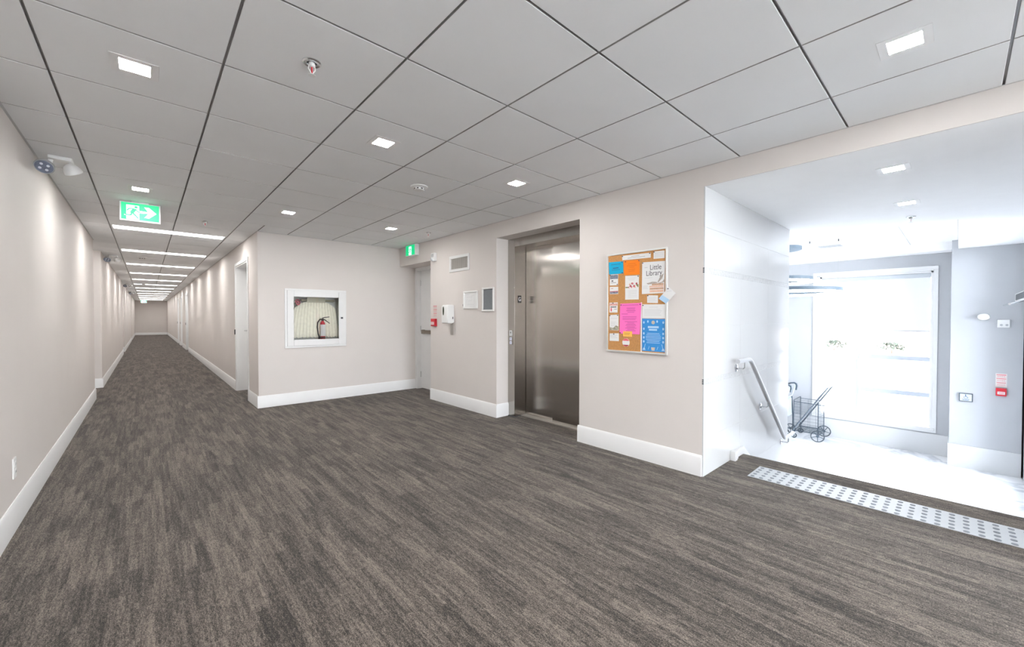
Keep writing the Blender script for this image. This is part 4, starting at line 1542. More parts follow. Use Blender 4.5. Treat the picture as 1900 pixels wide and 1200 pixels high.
for yy, dy in ((1.835, 0.012), (1.66, -0.012)):
    mb = MB()
    PE.line(mb, -yy, 0.975, -yy + dy, 1.02, 0.004, d, d + 0.0003)
    PE.poly(mb, [(-yy - 0.014, 0.966), (-yy + 0.014, 0.966), (-yy + 0.006, 0.986), (-yy - 0.006, 0.986)], d, d + 0.0003)
    mb.build('broom_drawing', PALE, s, smooth=False)
for yy in (1.79, 1.71):
    mb = MB()
    PE.line(mb, -yy - 0.006, 0.972, -yy + 0.004, 1.0, 0.003, d, d + 0.0003)
    mb.build('brush_drawing', PALE, s, smooth=False)
mb = MB()
PE.poly(mb, [(-1.764, 0.965), (-1.738, 0.965), (-1.733, 0.992), (-1.769, 0.992)], d, d + 0.0003)
mb.build('bucket_drawing', BUCK, s, smooth=False)
mb = MB()
PE.disc(mb, -1.751, 1.205, 0.016, d, d + 0.0003, 14)
mb.build('crest_drawing', BUCK, s, smooth=False)
t, s, d = quad_paper('tilted_card', [(1.609, 1.500), (1.550, 1.446), (1.634, 1.362), (1.698, 1.406)], PAPER, 'white and blue card pinned askew over the edge of the notice board frame', [(1.615, 1.485)], lift=0.0085)
mb = MB()
PE.poly(mb, [(-1.698, 1.406), (-1.634, 1.362), (-1.603, 1.393), (-1.668, 1.437)], d, d + 0.0003)
mb.build('blue_corner', PALE, s, smooth=False)
bars(s, d, [(1.63, 1.585, 1.465)], INKL, th=0.003)

# =================================================================== FIRE HOSE CABINET
hx0, hx1, hz0, hz1 = HC
HD = 0.20
t = thing('hose_cabinet', ((hx0 + hx1) / 2, YH + 0.1, hz0), 'recessed white fire hose cabinet with a glazed door', 'cabinet')
INSIDE = mat('cabinet_inside', (0.66, 0.66, 0.64), rough=0.5, var=0.03)
mb = MB()
mb.box(hx0, YH + HD - 0.004, hz0, hx1, YH + HD, hz1)
mb.box(hx0, YH, hz0, hx0 + 0.004, YH + HD, hz1)
mb.box(hx1 - 0.004, YH, hz0, hx1, YH + HD, hz1)
mb.box(hx0, YH, hz0, hx1, YH + HD, hz0 + 0.004)
mb.box(hx0, YH, hz1 - 0.004, hx1, YH + HD, hz1)
mb.build('box', INSIDE, t, smooth=False)
mb = MB()
mb.frame(PH, 1.457, 0.805, 2.317, 1.660, 0.030, 0.0, 0.012)
mb.build('trim_frame', BASE, t, bevel=0.003)
mb = MB()
# door frame with the glass opening
PH.rect(mb, 1.487, 0.835, 1.573, 1.630, 0.002, 0.022)
PH.rect(mb, 2.200, 0.835, 2.287, 1.630, 0.002, 0.022)
PH.rect(mb, 1.573, 0.835, 2.200, 0.922, 0.002, 0.022)
PH.rect(mb, 1.573, 1.545, 2.200, 1.630, 0.002, 0.022)
dr = mb.build('door', BASE, t, bevel=0.003)
mb = MB()
PH.rect(mb, 1.560, 0.910, 2.212, 1.556, 0.004, 0.008)
mb.build('pane', GLASS, dr, smooth=False)
mb = MB()
PH.rect(mb, 2.228, 1.225, 2.262, 1.252, 0.022, 0.030)
mb.build('latch', DARK, dr, bevel=0.003)
# hose rack hung inside
t2 = thing('fire_hose', (1.88, YH + 0.13, 0.93), 'cream fire hose folded in hanging loops inside the glazed cabinet', 'hose')
HOSE = mat('hose_canvas', (0.90, 0.87, 0.76), rough=0.85, var=0.06, vscale=25)
nl = 30
mb = MB()
for k in range(nl):
    u = k / (nl - 1)
    xb = 1.545 + 0.68 * u
    xt = 1.62 + 0.55 * u
    ztop = 1.49 - 0.10 * abs(2 * u - 1) ** 3
    zb = 0.955 + 0.02 * ((k * 7) % 5) / 5
    w = 0.0065
    yb = YH + 0.105 + 0.012 * (k % 2)
    path = [(xt, ztop), (xb * 0.55 + xt * 0.45, ztop - 0.2), (xb, zb + 0.05), (xb, zb)]
    for dx in (-0.0072, 0.0072):
        P3 = [(x + dx * (0.75 + 0.25 * i / 3), yb, z) for i, (x, z) in enumerate(path)]
        b = len(mb.v)
        for (x, y, z) in P3:
            mb.v += [(x - w, y - 0.022, z), (x + w, y - 0.022, z), (x + w, y + 0.022, z), (x - w, y + 0.022, z)]
        for i in range(len(P3) - 1):
            for q in range(4):
                q2 = (q + 1) % 4
                mb.f.append((b + 4 * i + q, b + 4 * i + q2, b + 4 * i + 4 + q2, b + 4 * i + 4 + q))
    # bottom fold
    mb.prism([(xb - 0.0137, yb - 0.022, zb), (xb - 0.006, yb - 0.022, zb - 0.018), (xb + 0.006, yb - 0.022, zb - 0.018), (xb + 0.0137, yb - 0.022, zb)], (0, 0.044, 0))
mb.build('folds', HOSE, t2, angle=50)
MB().box(1.70, YH + 0.07, 1.485, 2.17, YH + 0.165, 1.52).build('rack_bar', mat('rack_olive', (0.30, 0.28, 0.20), rough=0.5, var=0.1), t2, bevel=0.003)
MB().box(1.77, YH + 0.066, 1.47, 2.03, YH + 0.072, 1.545).build('hanger_plate', mat('rack_card', (0.44, 0.42, 0.33), rough=0.7, var=0.05), t2, bevel=0.002)
t2 = thing('hose_valve', (1.64, YH + 0.12, 1.43), 'red hand wheel valve in the upper corner of the hose cabinet', 'valve')
PINKR = mat('valve_red', (0.50, 0.10, 0.14), rough=0.4, var=0.05)
mb = MB()
ax = Vector((0.55, -0.8, 0.1))
mb.lathe([(0.012, -0.01), (0.018, 0.0), (0.012, 0.012)], (1.645, YH + 0.06, 1.47), tuple(ax), 12)
ring = []
a_ = ax.normalized()
u2 = a_.cross(Vector((0, 0, 1))).normalized()
w2 = a_.cross(u2)
for i in range(20):
    q = 2 * pi * i / 20
    ring.append(tuple(Vector((1.645, YH + 0.06, 1.47)) + (u2 * cos(q) + w2 * sin(q)) * 0.040))
mb.tube(ring, 0.007, 8, closed=True)
for i in range(0, 20, 5):
    mb.tube([(1.645, YH + 0.06, 1.47), ring[i]], 0.005, 6)
mb.build('hand_wheel', PINKR, t2)
mb = MB()
mb.tube([(hx0 + 0.004, YH + 0.085, 1.472), (1.60, YH + 0.085, 1.472), (1.640, YH + 0.067, 1.470)], 0.014, 12)
mb.build('pipe', CHROME, t2)

# extinguisher
ex, ey = 1.985, YH + 0.045
t2 = thing('fire_extinguisher', (ex, ey, hz0 + 0.004), 'red fire extinguisher with a white label and black hose inside the cabinet', 'fire extinguisher')
zb = hz0 + 0.004
R = 0.036
MB().lathe([(R * 0.9, 0.0), (R, 0.006), (R, 0.30), (R * 0.93, 0.325), (R * 0.7, 0.345), (R * 0.42, 0.355), (R * 0.40, 0.370)], (ex, ey, zb), 'Z', 28).build('cylinder', RED, t2)
mb = MB()
for z0, z1 in ((0.135, 0.335 - 0.025),):
    b = len(mb.v)
    n = 14
    for i in range(n + 1):
        q = radians(180 + 180 * i / n)
        for z in (z0, z1):
            mb.v.append((ex + (R + 0.0008) * cos(q), ey + (R + 0.0008) * sin(q), zb + z))
    for i in range(n):
        mb.f.append((b + 2 * i, b + 2 * i + 2, b + 2 * i + 3, b + 2 * i + 1))
lb = mb.build('label_sheet', PAPER, t2, recalc=False)
mb = MB()
for k in range(7):
    mb.box(ex - 0.018, ey - R - 0.003, zb + 0.16 + k * 0.02, ex - 0.018 + 0.028 + 0.008 * random.random(), ey - R - 0.0006, zb + 0.163 + k * 0.02)
mb.build('label_print', INKL, lb, smooth=False)
mb = MB()
mb.lathe([(0.016, 0.365), (0.016, 0.395), (0.012, 0.40)], (ex, ey, zb), 'Z', 14)
mb.build('valve_head', BLACK, t2)
mb = MB()
mb.tube([(ex - 0.008, ey, zb + 0.405), (ex + 0.02, ey, zb + 0.415), (ex + 0.095, ey - 0.004, zb + 0.425)], [0.006, 0.006, 0.005], 8)
mb.build('top_lever', BLACK, t2)
mb = MB()
mb.tube([(ex + 0.008, ey, zb + 0.39), (ex + 0.03, ey - 0.002, zb + 0.38), (ex + 0.10, ey - 0.004, zb + 0.325)], [0.007, 0.007, 0.005], 8)
mb.build('carry_handle', BLACK, t2)
mb = MB()
mb.tube([(ex - 0.008, ey, zb + 0.39), (ex - 0.04, ey, zb + 0.388), (ex - 0.072, ey, zb + 0.34), (ex - 0.078, ey, zb + 0.27), (ex - 0.066, ey, zb + 0.17), (ex - 0.052, ey, zb + 0.125)], 0.009, 10)
mb.lathe([(0.012, 0.0), (0.011, 0.045)], (ex - 0.052, ey, zb + 0.085), 'Z', 12)
mb.build('hose', BLACK, t2)
mb = MB()
mb.lathe([(R + 0.002, 0.10), (R + 0.002, 0.125)], (ex, ey, zb), 'Z', 24)
mb.build('strap', mat('strap_dark', (0.16, 0.10, 0.09), rough=0.5, var=0.1), t2)

# outlet on the left wall
t = thing('wall_outlet', (XL, 3.73, 0.295), 'white outlet plate low on the corridor wall before the alcove', 'outlet')
MB().box(XL, 3.695, 0.297, XL + 0.007, 3.768, 0.418).build('cover_plate', WPLAST, t, bevel=0.003)
for zz in (0.335, 0.380):
    sk = MB().box(XL + 0.006, 3.712, zz - 0.015, XL + 0.009, 3.751, zz + 0.015).build('socket', WPLAST, t, bevel=0.002)
    mb = MB()
    mb.box(XL + 0.0085, 3.722, zz - 0.006, XL + 0.0095, 3.724, zz + 0.006)
    mb.box(XL + 0.0085, 3.738, zz - 0.006, XL + 0.0095, 3.740, zz + 0.006)
    mb.build('slot', BLACK, sk, smooth=False)

# =================================================================== STAIR LANDING
t = thing('tactile_strip', (3.65, 0.3, 0), 'white tactile warning strip with dark domes set in the carpet at the stair edge', 'tactile strip')
MB().box(3.500, -0.56, 0.0005, 3.797, 1.105, 0.005).build('plate', mat('tactile_plate', (0.48, 0.505, 0.53), rough=0.4, var=0.02), t, bevel=0.001)
DOME = mat('dome_grey', (0.20, 0.22, 0.25), rough=0.4, var=0.05)
dm = bpy.data.meshes.new('dome')
n = 12
v = [(r * cos(2 * pi * i / n), r * sin(2 * pi * i / n), z) for r, z in ((0.0145, 0.0), (0.0125, 0.0035), (0.009, 0.0045)) for i in range(n)]
f = [(k * n + i, k * n + (i + 1) % n, (k + 1) * n + (i + 1) % n, (k + 1) * n + i) for k in range(2) for i in range(n)] + [tuple(2 * n + i for i in range(n))]
dm.from_pydata(v, [], f)
dm.shade_smooth()
dm.materials.append(DOME)
for c in range(28):
    for r in range(5):
        inst(dm, 'dome', t, (3.521 + 0.0592 * r, 1.075 - 0.0588 * c, 0.005))

# handrail
t = thing('handrail', (4.5, YT - 0.08, 0.3), 'sloping stainless handrail on brackets along the white tiled stair wall', 'handrail')
YR = YT - 0.080
mb = MB()


def arc(p, q, r, k=5):
    """round the corner p-q-r"""
    p, q, r = Vector(p), Vector(q), Vector(r)
    a = q + (p - q).normalized() * 0.05
    b = q + (r - q).normalized() * 0.05
    return [tuple(a * (1 - s) ** 2 + q * 2 * s * (1 - s) + b * s * s) for s in [i / k for i in range(k + 1)]]


A0, A1, A2, A3 = (3.740, YR, 0.872), (4.045, YR, 0.872), (5.155, YR, -0.072), (5.49, YR, -0.072)
path = [A0] + arc(A0, A1, A2) + arc(A1, A2, A3) + [A3]
mb.tube(path, 0.0185, 14)
mb.build('rail', RAILM, t)
for (bx, bz) in ((3.90, 0.872), (4.56, 0.434), (5.30, -0.072)):
    br = thing('bracket_tmp', (bx, YT, bz), '', '')
    bpy.data.objects.remove(br)
    mb = MB()
    mb.lathe([(0.036, 0.0), (0.036, 0.005), (0.030, 0.008), (0.0, 0.008)], (bx, YT - 0.010, bz - 0.075), (0, -1, 0), 20)
    mb.tube([(bx, YT - 0.012, bz - 0.075), (bx, YR + 0.012, bz - 0.075), (bx, YR, bz - 0.063), (bx, YR, bz - 0.015)], 0.0065, 10)
    bo = mb.build('bracket', CHROME, t)
    mb = MB()
    for q in (90, 210, 330):
        mb.lathe([(0.004, 0.0), (0.004, 0.003), (0.0, 0.003)], (bx + 0.022 * cos(radians(q)), YT - 0.017, bz - 0.075 + 0.022 * sin(radians(q))), (0, -1, 0), 8)
    mb.build('screw', DARK, bo)

# =================================================================== LOBBY WINDOW
wn = ['tall lobby window with white casing, one mullion and two transoms', 'added tall white cased window, unseen further along the lobby wall']
for k, W in enumerate((WIN, WIN2)):
    y0, y1, z0, z1 = W
    t = thing('window_%d' % (k + 1), (XW + 0.1, (y0 + y1) / 2, z0), wn[k], 'window', kind='structure')
    PWn = PL((XW, 0, 0), (0, -1, 0), (0, 0, 1), (-1, 0, 0))
    mb = MB()
    mb.frame(PWn, -y1 - 0.105, z0 - 0.05, -y0 + 0.055, z1 + 0.08, 0.055, 0.0, 0.018)
    PWn.rect(mb, -y1 - 0.05, z0, -y1, z1, 0.0, 0.012)
    PWn.rect(mb, -y1, z1, -y0, z1 + 0.026, 0, 0.014)
    mb.build('casing', BASE, t, bevel=0.004)
    mb = MB()
    mb.box(XW, y0, z0, XW + 0.22, y0 + 0.03, z1)
    mb.box(XW, y1 - 0.03, z0, XW + 0.22, y1, z1)
    mb.box(XW, y0, z1 - 0.03, XW + 0.22, y1, z1)
    mb.build('frame', BASE, t, bevel=0.003)
    MB().box(XW - 0.03, y0 - 0.03, z0 - 0.02, XW + 0.22, y1 + 0.03, z0 + 0.03).build('sill', BASE, t, bevel=0.004)
    ym = y0 + 0.952
    GREYM = mat('mullion_grey', (0.50, 0.54, 0.60), rough=0.4, var=0.02)
    MB().box(XW + 0.09, ym - 0.022, z0, XW + 0.16, ym + 0.022, z1).build('mullion', GREYM, t, bevel=0.003)
    for zt in (0.559, -0.036):
        MB().box(XW + 0.09, y0 + 0.03, zt - 0.037, XW + 0.16, ym - 0.022, zt + 0.037).build('transom', GREYM, t, bevel=0.003)
    for (a, b, c, d_) in ((ym + 0.022, y1 - 0.03, z0 + 0.03, z1 - 0.03), (y0 + 0.03, ym - 0.022, z0 + 0.03, -0.073), (y0 + 0.03, ym - 0.022, 0.001, 0.522), (y0 + 0.03, ym - 0.022, 0.596, z1 - 0.03)):
        MB().box(XW + 0.122, a, c, XW + 0.128, b, d_).build('pane', LGLASS, t, smooth=False)
    t = thing('roller_shade', (XW + 0.05, (y0 + y1) / 2, 1.02), ['white translucent roller shade drawn half way down the lobby window', 'white translucent roller shade on the added further lobby window'][k], 'window shade')
    MB().box(XW + 0.015, y0 + 0.032, z1 - 0.095, XW + 0.085, y1 - 0.032, z1 - 0.032).build('head_box', mat('shade_box', (0.52, 0.55, 0.58), rough=0.5, var=0.02), t, bevel=0.004)
    MB().box(XW + 0.049, y0 + 0.036, 1.03, XW + 0.050, y1 - 0.036, z1 - 0.09).build('fabric', SHADE, t, smooth=False)
    MB().box(XW + 0.044, y0 + 0.036, 1.012, XW + 0.056, y1 - 0.036, 1.032).build('bottom_bar', mat('shade_bar', (0.55, 0.56, 0.58), rough=0.5, var=0.02), t, bevel=0.002)


# =================================================================== LOBBY PENDANTS
t = thing('ring_pendant', (7.72, 1.98, 1.62), 'tiered pendant of two luminous rings under a round canopy before the lobby window', 'pendant lamp')


def ring_light(x, y, z, r, zc):
    n = 48

    def ringmesh(r0, r1, z0, z1, name, m, par):
        mb = MB()
        for rr, zz in ((r0, z0), (r1, z0), (r1, z1), (r0, z1)):
            mb.v += [(x + rr * cos(2 * pi * i / n), y + rr * sin(2 * pi * i / n), zz) for i in range(n)]
        for k in range(4):
            k2 = (k + 1) % 4
            for i in range(n):
                i2 = (i + 1) % n
                mb.f.append((k * n + i, k * n + i2, k2 * n + i2, k2 * n + i))
        return mb.build(name, m, par, angle=40)
    bnd = ringmesh(r - 0.03, r, z + 0.035, z + 0.085, 'ring_band', mat('pendant_band', (0.10, 0.135, 0.17), rough=0.5, var=0.03), t)
    ringmesh(r - 0.028, r - 0.001, z, z + 0.036, 'diffuser', RINGL, bnd)
    for q in (20, 140, 260):
        a = radians(q)
        px, py = x + (r - 0.015) * cos(a), y + (r - 0.015) * sin(a)
        MB().tube([(px, py, z + 0.08), (px, py, zc - 0.012)], 0.0012, 5).build('cable', GPLAST, t)
        MB().lathe([(0.008, 0.0), (0.008, -0.035)], (px, py, zc), 'Z', 10).build('cable_anchor', DARK, t)


ring_light(7.72, 1.98, 1.62, 0.80, ZC - 0.0075)
ring_light(7.60, 2.02, 1.80, 0.50, ZC - 0.0075)
MB().lathe([(0.30, 0.0), (0.30, -0.05), (0.285, -0.055)], (7.86, 2.02, ZC - 0.0075), 'Z', 36).build('canopy', mat('canopy_blue_grey', (0.12, 0.16, 0.20), rough=0.5, var=0.03), t)
t = thing('linear_diffuser', (8.25, 1.42, ZC), 'small square supply air diffuser in the lobby ceiling tiles', 'vent')
mb = MB()
for (a, b, c, d_) in ((8.06, 1.24, 8.44, 1.27), (8.06, 1.57, 8.44, 1.60), (8.06, 1.27, 8.09, 1.57), (8.41, 1.27, 8.44, 1.57)):
    mb.box(a, b, ZC - 0.016, c, d_, ZC - 0.008)
mb.build('frame', WPLAST, t, bevel=0.002)
for k in range(4):
    MB().box(8.12 + 0.075 * k, 1.27, ZC - 0.014, 8.15 + 0.075 * k, 1.57, ZC - 0.009).build('louvre', GPLAST, t, smooth=False)

# =================================================================== LOBBY PIER DEVICES
t = thing('emergency_light', (XP, -0.236, 1.20), 'white egg shaped emergency light on the lobby pier', 'emergency light')
mb = MB()
mb.lathe([(0.030, 0.0), (0.052, 0.012), (0.060, 0.045), (0.050, 0.085), (0.025, 0.102), (0.0, 0.105)], (XP, -0.236, 1.26), (-1, 0.0, 0), 24)
for i, p in enumerate(mb.v):
    mb.v[i] = (p[0], -0.236 + (p[1] + 0.236) * 1.05, 1.26 + (p[2] - 1.26) * 0.85)
hd = mb.build('housing', WPLAST, t)
aim = Vector((-0.75, 0.55, -0.35)).normalized()
MB().lathe([(0.024, -0.01), (0.024, 0.006), (0.018, 0.009), (0.0, 0.009)], (XP - 0.082, -0.208, 1.250), tuple(aim), 18).build('lens', mat('lens_grey', (0.10, 0.12, 0.15), rough=0.2, var=0.1), hd)

t = thing('fire_strobe', (XP, -0.42, 1.11), 'white square horn strobe above the red pull station on the lobby pier', 'fire alarm')
MB().box(XP - 0.035, -0.478, 1.107, XP, -0.364, 1.221).build('housing', WPLAST, t, bevel=0.005)
mb = MB()
for a in (-0.45, -0.40):
    mb.lathe([(0.014, 0), (0.014, 0.006), (0.010, 0.008)], (XP - 0.035, a, 1.145), (-1, 0, 0), 14)
mb.build('strobe_lens', GPLAST, t)
pull_station(PP, 0.41, 0.194, 'red manual pull station on the pale lobby pier', w=0.098, h=0.108)
alarm_notice(PP, 0.41, 0.262, 0.455, 'notice with red lines above the pull station on the lobby pier', w=0.105)
t = thing('door_push_plate', (XP, -0.078, 0.008), 'dark framed steel push plate with a wheelchair symbol on the lobby pier', 'push plate')
mb = MB()
mb.frame(PP, 0.010, 0.008, 0.148, 0.130, 0.010, 0.0, 0.024)
PP.rect(mb, 0.020, 0.018, 0.138, 0.120, 0.0, 0.012)
mb.build('frame', mat('plate_frame', (0.08, 0.10, 0.12), rough=0.4, var=0.05), t, bevel=0.002)
mb = MB()
PP.rect(mb, 0.0205, 0.0185, 0.1375, 0.1195, 0.012, 0.020)
pf = mb.build('plate', mat('plate_steel', (0.48, 0.52, 0.55), rough=0.35, var=0.03), t, smooth=False)
mb = MB()
PP.disc(mb, 0.076, 0.108, 0.006, 0.020, 0.0208, 12)
PP.line(mb, 0.076, 0.102, 0.078, 0.078, 0.006, 0.020, 0.0208)
PP.line(mb, 0.077, 0.091, 0.092, 0.091, 0.004, 0.020, 0.0208)
PP.line(mb, 0.078, 0.079, 0.094, 0.078, 0.005, 0.020, 0.0208)
PP.line(mb, 0.094, 0.078, 0.101, 0.060, 0.005, 0.020, 0.0208)
rg = [(0.079 + 0.019 * cos(q), 0.071 + 0.019 * sin(q)) for q in [radians(100 + 230 * i / 12) for i in range(13)]]
for (a, b), (c, d_) in zip(rg[:-1], rg[1:]):
    PP.line(mb, a, b, c, d_, 0.004, 0.020, 0.0208)
mb.build('wheelchair_symbol', NAVY, pf, smooth=False)
mb = MB()
for zz, w in ((0.040, 0.075), (0.029, 0.060)):
    for q in range(5):
        PP.rect(mb, 0.079 - w / 2 + q * w / 5, zz - 0.003, 0.079 - w / 2 + (q + 0.75) * w / 5, zz + 0.003, 0.020, 0.0206)
mb.build('print', NAVY, pf, smooth=False)
# door operator
t = thing('door_operator', (8.6, YLR + 0.05, 1.47), 'white automatic door operator box with a steel arm over the lobby entrance', 'door closer')
MB().box(7.6, YLR + 0.0115, 1.472, 8.92, YLR + 0.105, 1.575).build('housing', WPLAST, t, bevel=0.004)
MB().box(7.6, YLR + 0.1055, 1.485, 8.80, YLR + 0.1075, 1.562).build('cover', DARK, t, smooth=False)
mb = MB()
mb.tube([(8.93, YLR + 0.20, 1.420), (8.0, YLR + 0.20, 1.420)], 0.013, 10)
mb.tube([(8.3, YLR + 0.06, 1.475), (8.3, YLR + 0.20, 1.420)], 0.012, 8)
mb.build('arm', CHROME, t)


# =================================================================== SHOPPING CARTS IN THE LOBBY
CARTM = mat('cart_dark_steel', (0.06, 0.085, 0.11), rough=0.4, metal=0.5, var=0.05)
TYRE = mat('cart_tyre', (0.06, 0.075, 0.09), rough=0.6, var=0.05)


def wheel_mesh(c, r, axis, parent, name, spokes=5, w=0.016):
    mb = MB()
    A = Vector(axis).normalized()
    u2 = A.cross(Vector((0, 0, 1))).normalized()
    w2 = A.cross(u2)
    C = Vector(c)
    ring = [tuple(C + (u2 * cos(2 * pi * i / 28) + w2 * sin(2 * pi * i / 28)) * (r - w * 0.55)) for i in range(28)]
    ty = MB().tube(ring, w * 0.55, 8, closed=True).build(name, TYRE, parent)
    for k in range(spokes):
        q = 2 * pi * k / spokes + 0.3
        mb.tube([tuple(C), tuple(C + (u2 * cos(q) + w2 * sin(q)) * (r - w))], 0.0055 if r > 0.07 else 0.004, 6)
    mb.build('spokes', CARTM, ty)
    MB().lathe([(r * 0.2, -0.016), (r * 0.2, 0.016)], c, tuple(A), 14).build('hub', CARTM, ty)


X0, X1 = 8.90, 9.37
YB, YF = 2.04, 1.675     # caster end, wheel end
t = thing('shopping_cart', ((X0 + X1) / 2, (YB + YF) / 2, ZL), 'black wire folding shopping cart parked below the lobby window', 'cart')
ZB, ZT2 = -0.84, -0.275
mb = MB()
for x in (X0, X1):
    for y in (YB, YF):
        mb.tube([(x, y, ZB - 0.02), (x, y, ZT2)], 0.0065, 8)
    mb.tube([(x, YB, ZT2 - 0.03), (x, YF - 0.15, ZT2 - 0.04)], 0.0055, 6)
    mb.tube([(x, YB, ZB), (x, YF, ZB)], 0.007, 6)
for y in (YB, YF):
    mb.tube([(X0, y, ZT2), (X1, y, ZT2)], 0.0055, 6)
    mb.tube([(X0, y, ZB), (X1, y, ZB)], 0.0055, 6)
mb.tube([(X0, YF, ZL + 0.10), (X1, YF, ZL + 0.10)], 0.007, 8)
for x in (X0, X1):
    mb.tube([(x, YF, ZB), (x, YF, ZL + 0.10)], 0.008, 8)
    mb.tube([(x, YB, ZB), (x, YB - 0.005, ZL + 0.05)], 0.007, 8)
mb.build('frame', CARTM, t)


def wire_panel(name, p0, p1, q0, q1, n, rows, m=CARTM, r=0.0018):
    """wires from p0->q0 ... p1->q1, plus cross wires"""
    mb = MB()
    p0, p1, q0, q1 = map(Vector, (p0, p1, q0, q1))
    for i in range(n):
        s = i / (n - 1)
        mb.tube([tuple(p0.lerp(p1, s)), tuple(q0.lerp(q1, s))], r, 5)
    for i in range(rows):
        s = (i + 0.5) / rows
        mb.tube([tuple(p0.lerp(q0, s)), tuple(p1.lerp(q1, s))], r, 5)
    return mb.build(name, m, t)


wire_panel('wire_side', (X0, YB, ZB), (X0, YF, ZB), (X0, YB, ZT2 - 0.04), (X0, YF, ZT2 - 0.04), 4, 9)
wire_panel('wire_side', (X1, YB, ZB), (X1, YF, ZB), (X1, YB, ZT2 - 0.04), (X1, YF, ZT2 - 0.04), 4, 9)
wire_panel('wire_end', (X0, YB, ZB), (X1, YB, ZB), (X0, YB, ZT2), (X1, YB, ZT2), 8, 3)
wire_panel('wire_end', (X0, YF, ZB), (X1, YF, ZB), (X0, YF, ZT2), (X1, YF, ZT2), 8, 3)
wire_panel('wire_floor', (X0, YB, ZB), (X1, YB, ZB), (X0, YF, ZB), (X1, YF, ZB), 9, 4, r=0.0035)
wire_panel('front_basket', (X0, YF - 0.14, ZT2 - 0.20), (X1, YF - 0.14, ZT2 - 0.20), (X0, YF - 0.15, ZT2 - 0.04), (X1, YF - 0.15, ZT2 - 0.04), 7, 2, r=0.0016)
mb = MB()
for x in (X0 - 0.012, X1 + 0.012):
    mb.tube([(x, YB + 0.02, ZB - 0.005), (x, 1.545, 0.0)], 0.0125, 10)
mb.tube([(X0 - 0.012, 1.545, 0.0), (X0 + 0.03, 1.53, 0.015), (X1 - 0.03, 1.53, 0.015), (X1 + 0.012, 1.545, 0.0)], 0.0125, 10)
mb.build('handle', mat('handle_grey', (0.10, 0.125, 0.15), rough=0.4, var=0.05), t)
for x in (X0 - 0.02, X1 + 0.02):
    wheel_mesh((x, YF, ZL + 0.105), 0.105, (1, 0.25, 0), t, 'wheel')
for x in (X0, X1):
    wheel_mesh((x, YB - 0.005, ZL + 0.047), 0.047, (1, 0.35, 0), t, 'caster')

# second cart, mostly hidden by the tiled wall
t = thing('walker_cart', (8.9, 2.33, ZL), 'second cart with a black curved grip half hidden behind the tiled wall', 'cart')
mb = MB()
for x in (8.84, 9.22):
    mb.tube([(x, 2.42, ZL + 0.06), (x, 2.15, -0.25), (x, 2.105, -0.10), (x, 2.095, -0.045)], 0.011, 10)
mb.tube([(8.84, 2.42, ZL + 0.10), (9.22, 2.42, ZL + 0.10)], 0.010, 8)
mb.tube([(8.84, 2.15, -0.25), (9.22, 2.15, -0.25)], 0.010, 8)
mb.build('frame', mat('walker_frame_pale', (0.55, 0.60, 0.66), rough=0.35, metal=0.3, var=0.03), t)
for x in (8.84, 9.22):
    mb = MB()
    mb.tube([(x, 2.082, -0.135), (x, 2.070, -0.06), (x, 2.078, -0.02), (x, 2.11, -0.002), (x, 2.16, -0.010), (x, 2.21, -0.03)], [0.014, 0.015, 0.016, 0.016, 0.013, 0.012], 10)
    mb.build('grip', CARTM, t)
MB().box(8.86, 2.14, -0.62, 9.20, 2.24, -0.28).build('bag', mat('bag_grey_blue', (0.50, 0.58, 0.68), rough=0.8, var=0.05), t, bevel=0.02)
for x in (8.84, 9.22):
    mb = MB()
    mb.tube([(x, 2.15, -0.25), (x, 2.13, -0.60), (x, 2.13, ZL + 0.10), (x, 2.42, ZL + 0.10)], 0.010, 8)
    mb.build('side_frame', CARTM, t)
for x in (8.82, 9.24):
    wheel_mesh((x, 2.17, ZL + 0.09), 0.09, (1, 0.0, 0), t, 'wheel')
    wheel_mesh((x, 2.42, ZL + 0.09), 0.09, (1, 0.0, 0), t, 'wheel')

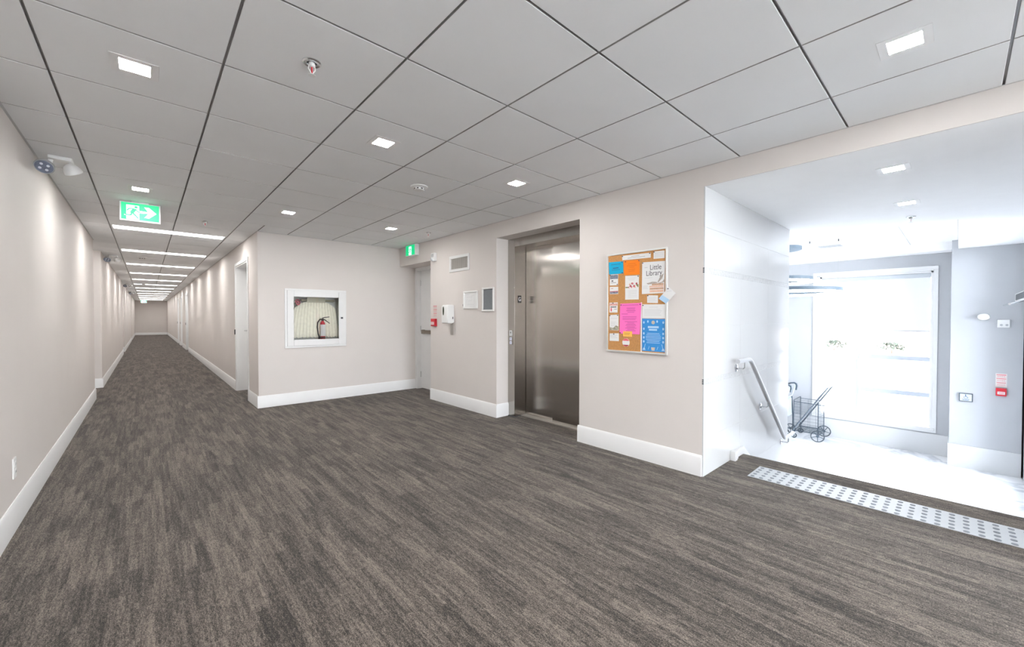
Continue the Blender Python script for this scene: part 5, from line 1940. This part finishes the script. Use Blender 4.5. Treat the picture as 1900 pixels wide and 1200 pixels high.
# =================================================================== OUTSIDE
o = MB().box(XW + 0.22, -25, ZL - 0.35, 60, 30, ZL - 0.12).build('ground', mat('pale_concrete', (0.80, 0.80, 0.79), rough=0.9, var=0.06, vscale=1.5), smooth=False)
struct(o, 'pale sunlit paving outside the lobby window', 'ground')
o = MB().box(5.0, -25, ZL - 0.35, XW + 0.22, YLR - 0.2, ZL - 0.12).build('ground', MATS['pale_concrete'], smooth=False)
struct(o, 'pale paving outside the glazed entrance', 'ground')
o = MB().box(-20, -40, -0.4, 5.0, YBACK - 0.15, -0.12).build('ground', MATS['pale_concrete'], smooth=False)
struct(o, 'pale paving outside the added back window of the hallway', 'ground')
BRK = mat('pale_brick', (0.55, 0.42, 0.36), rough=0.9, var=0.12, vscale=4)
t = thing('building', (24, 4, ZL - 0.12), 'pale low brick building across from the lobby window', 'building')
MB().box(24, -8, ZL - 0.12, 30, 16, 2.6).build('wall', BRK, t, smooth=False)
for k in range(12):
    MB().box(23.96, -8, ZL + 0.18 + 0.29 * k, 24.0, 16, ZL + 0.18 + 0.29 * k + 0.27).build('siding_course', BRK, t, smooth=False)
LEAF = mat('shrub_leaf', (0.046, 0.058, 0.040), rough=0.7, var=0.35, vscale=5)
PZ = 0.10
t = thing('planter', (17.6, 2.2, ZL - 0.12), 'long pale concrete planter wall outside the lobby window', 'planter')
MB().box(17.0, -3.0, ZL - 0.12, 18.2, 8.0, PZ).build('planter_wall', MATS['pale_concrete'], t, bevel=0.02)
MB().box(17.1, -2.9, PZ, 18.1, 7.9, PZ + 0.02).build('soil', mat('planter_soil', (0.30, 0.26, 0.22), rough=0.95, var=0.2), t, smooth=False)
for k in range(6):
    x, y = 17.55 + random.uniform(-0.15, 0.15), -1.0 + 1.25 * k + random.uniform(-0.15, 0.15)
    h = random.uniform(0.14, 0.26)
    t = thing('shrub', (x, y, PZ + 0.02), 'low green shrub in the planter outside the lobby window', 'shrub', 'shrubs outside the window')
    mb = MB()
    for q in range(260):
        a, b = random.uniform(0, 2 * pi), random.uniform(0, 1)
        rr = 0.45 * math.sqrt(1 - b * b) * random.uniform(0.3, 1.05)
        c = Vector((x + rr * cos(a), y + rr * sin(a), PZ + 0.13 + h * b))
        u2 = Vector((random.uniform(-1, 1), random.uniform(-1, 1), random.uniform(-1, 1))).normalized() * 0.045
        w2 = u2.cross(Vector((random.uniform(-1, 1), random.uniform(-1, 1), 1))).normalized() * 0.025
        i = len(mb.v)
        mb.v += [tuple(c - u2), tuple(c + w2), tuple(c + u2), tuple(c - w2)]
        mb.f.append((i, i + 1, i + 2, i + 3))
    mb.build('foliage', LEAF, t, smooth=False, recalc=False)['kind'] = 'stuff'
    MB().tube([(x, y, PZ + 0.02), (x + 0.02, y, PZ + h * 0.6)], [0.02, 0.01], 7).build('stem', mat('shrub_stem', (0.12, 0.08, 0.05), rough=0.9, var=0.1), t)
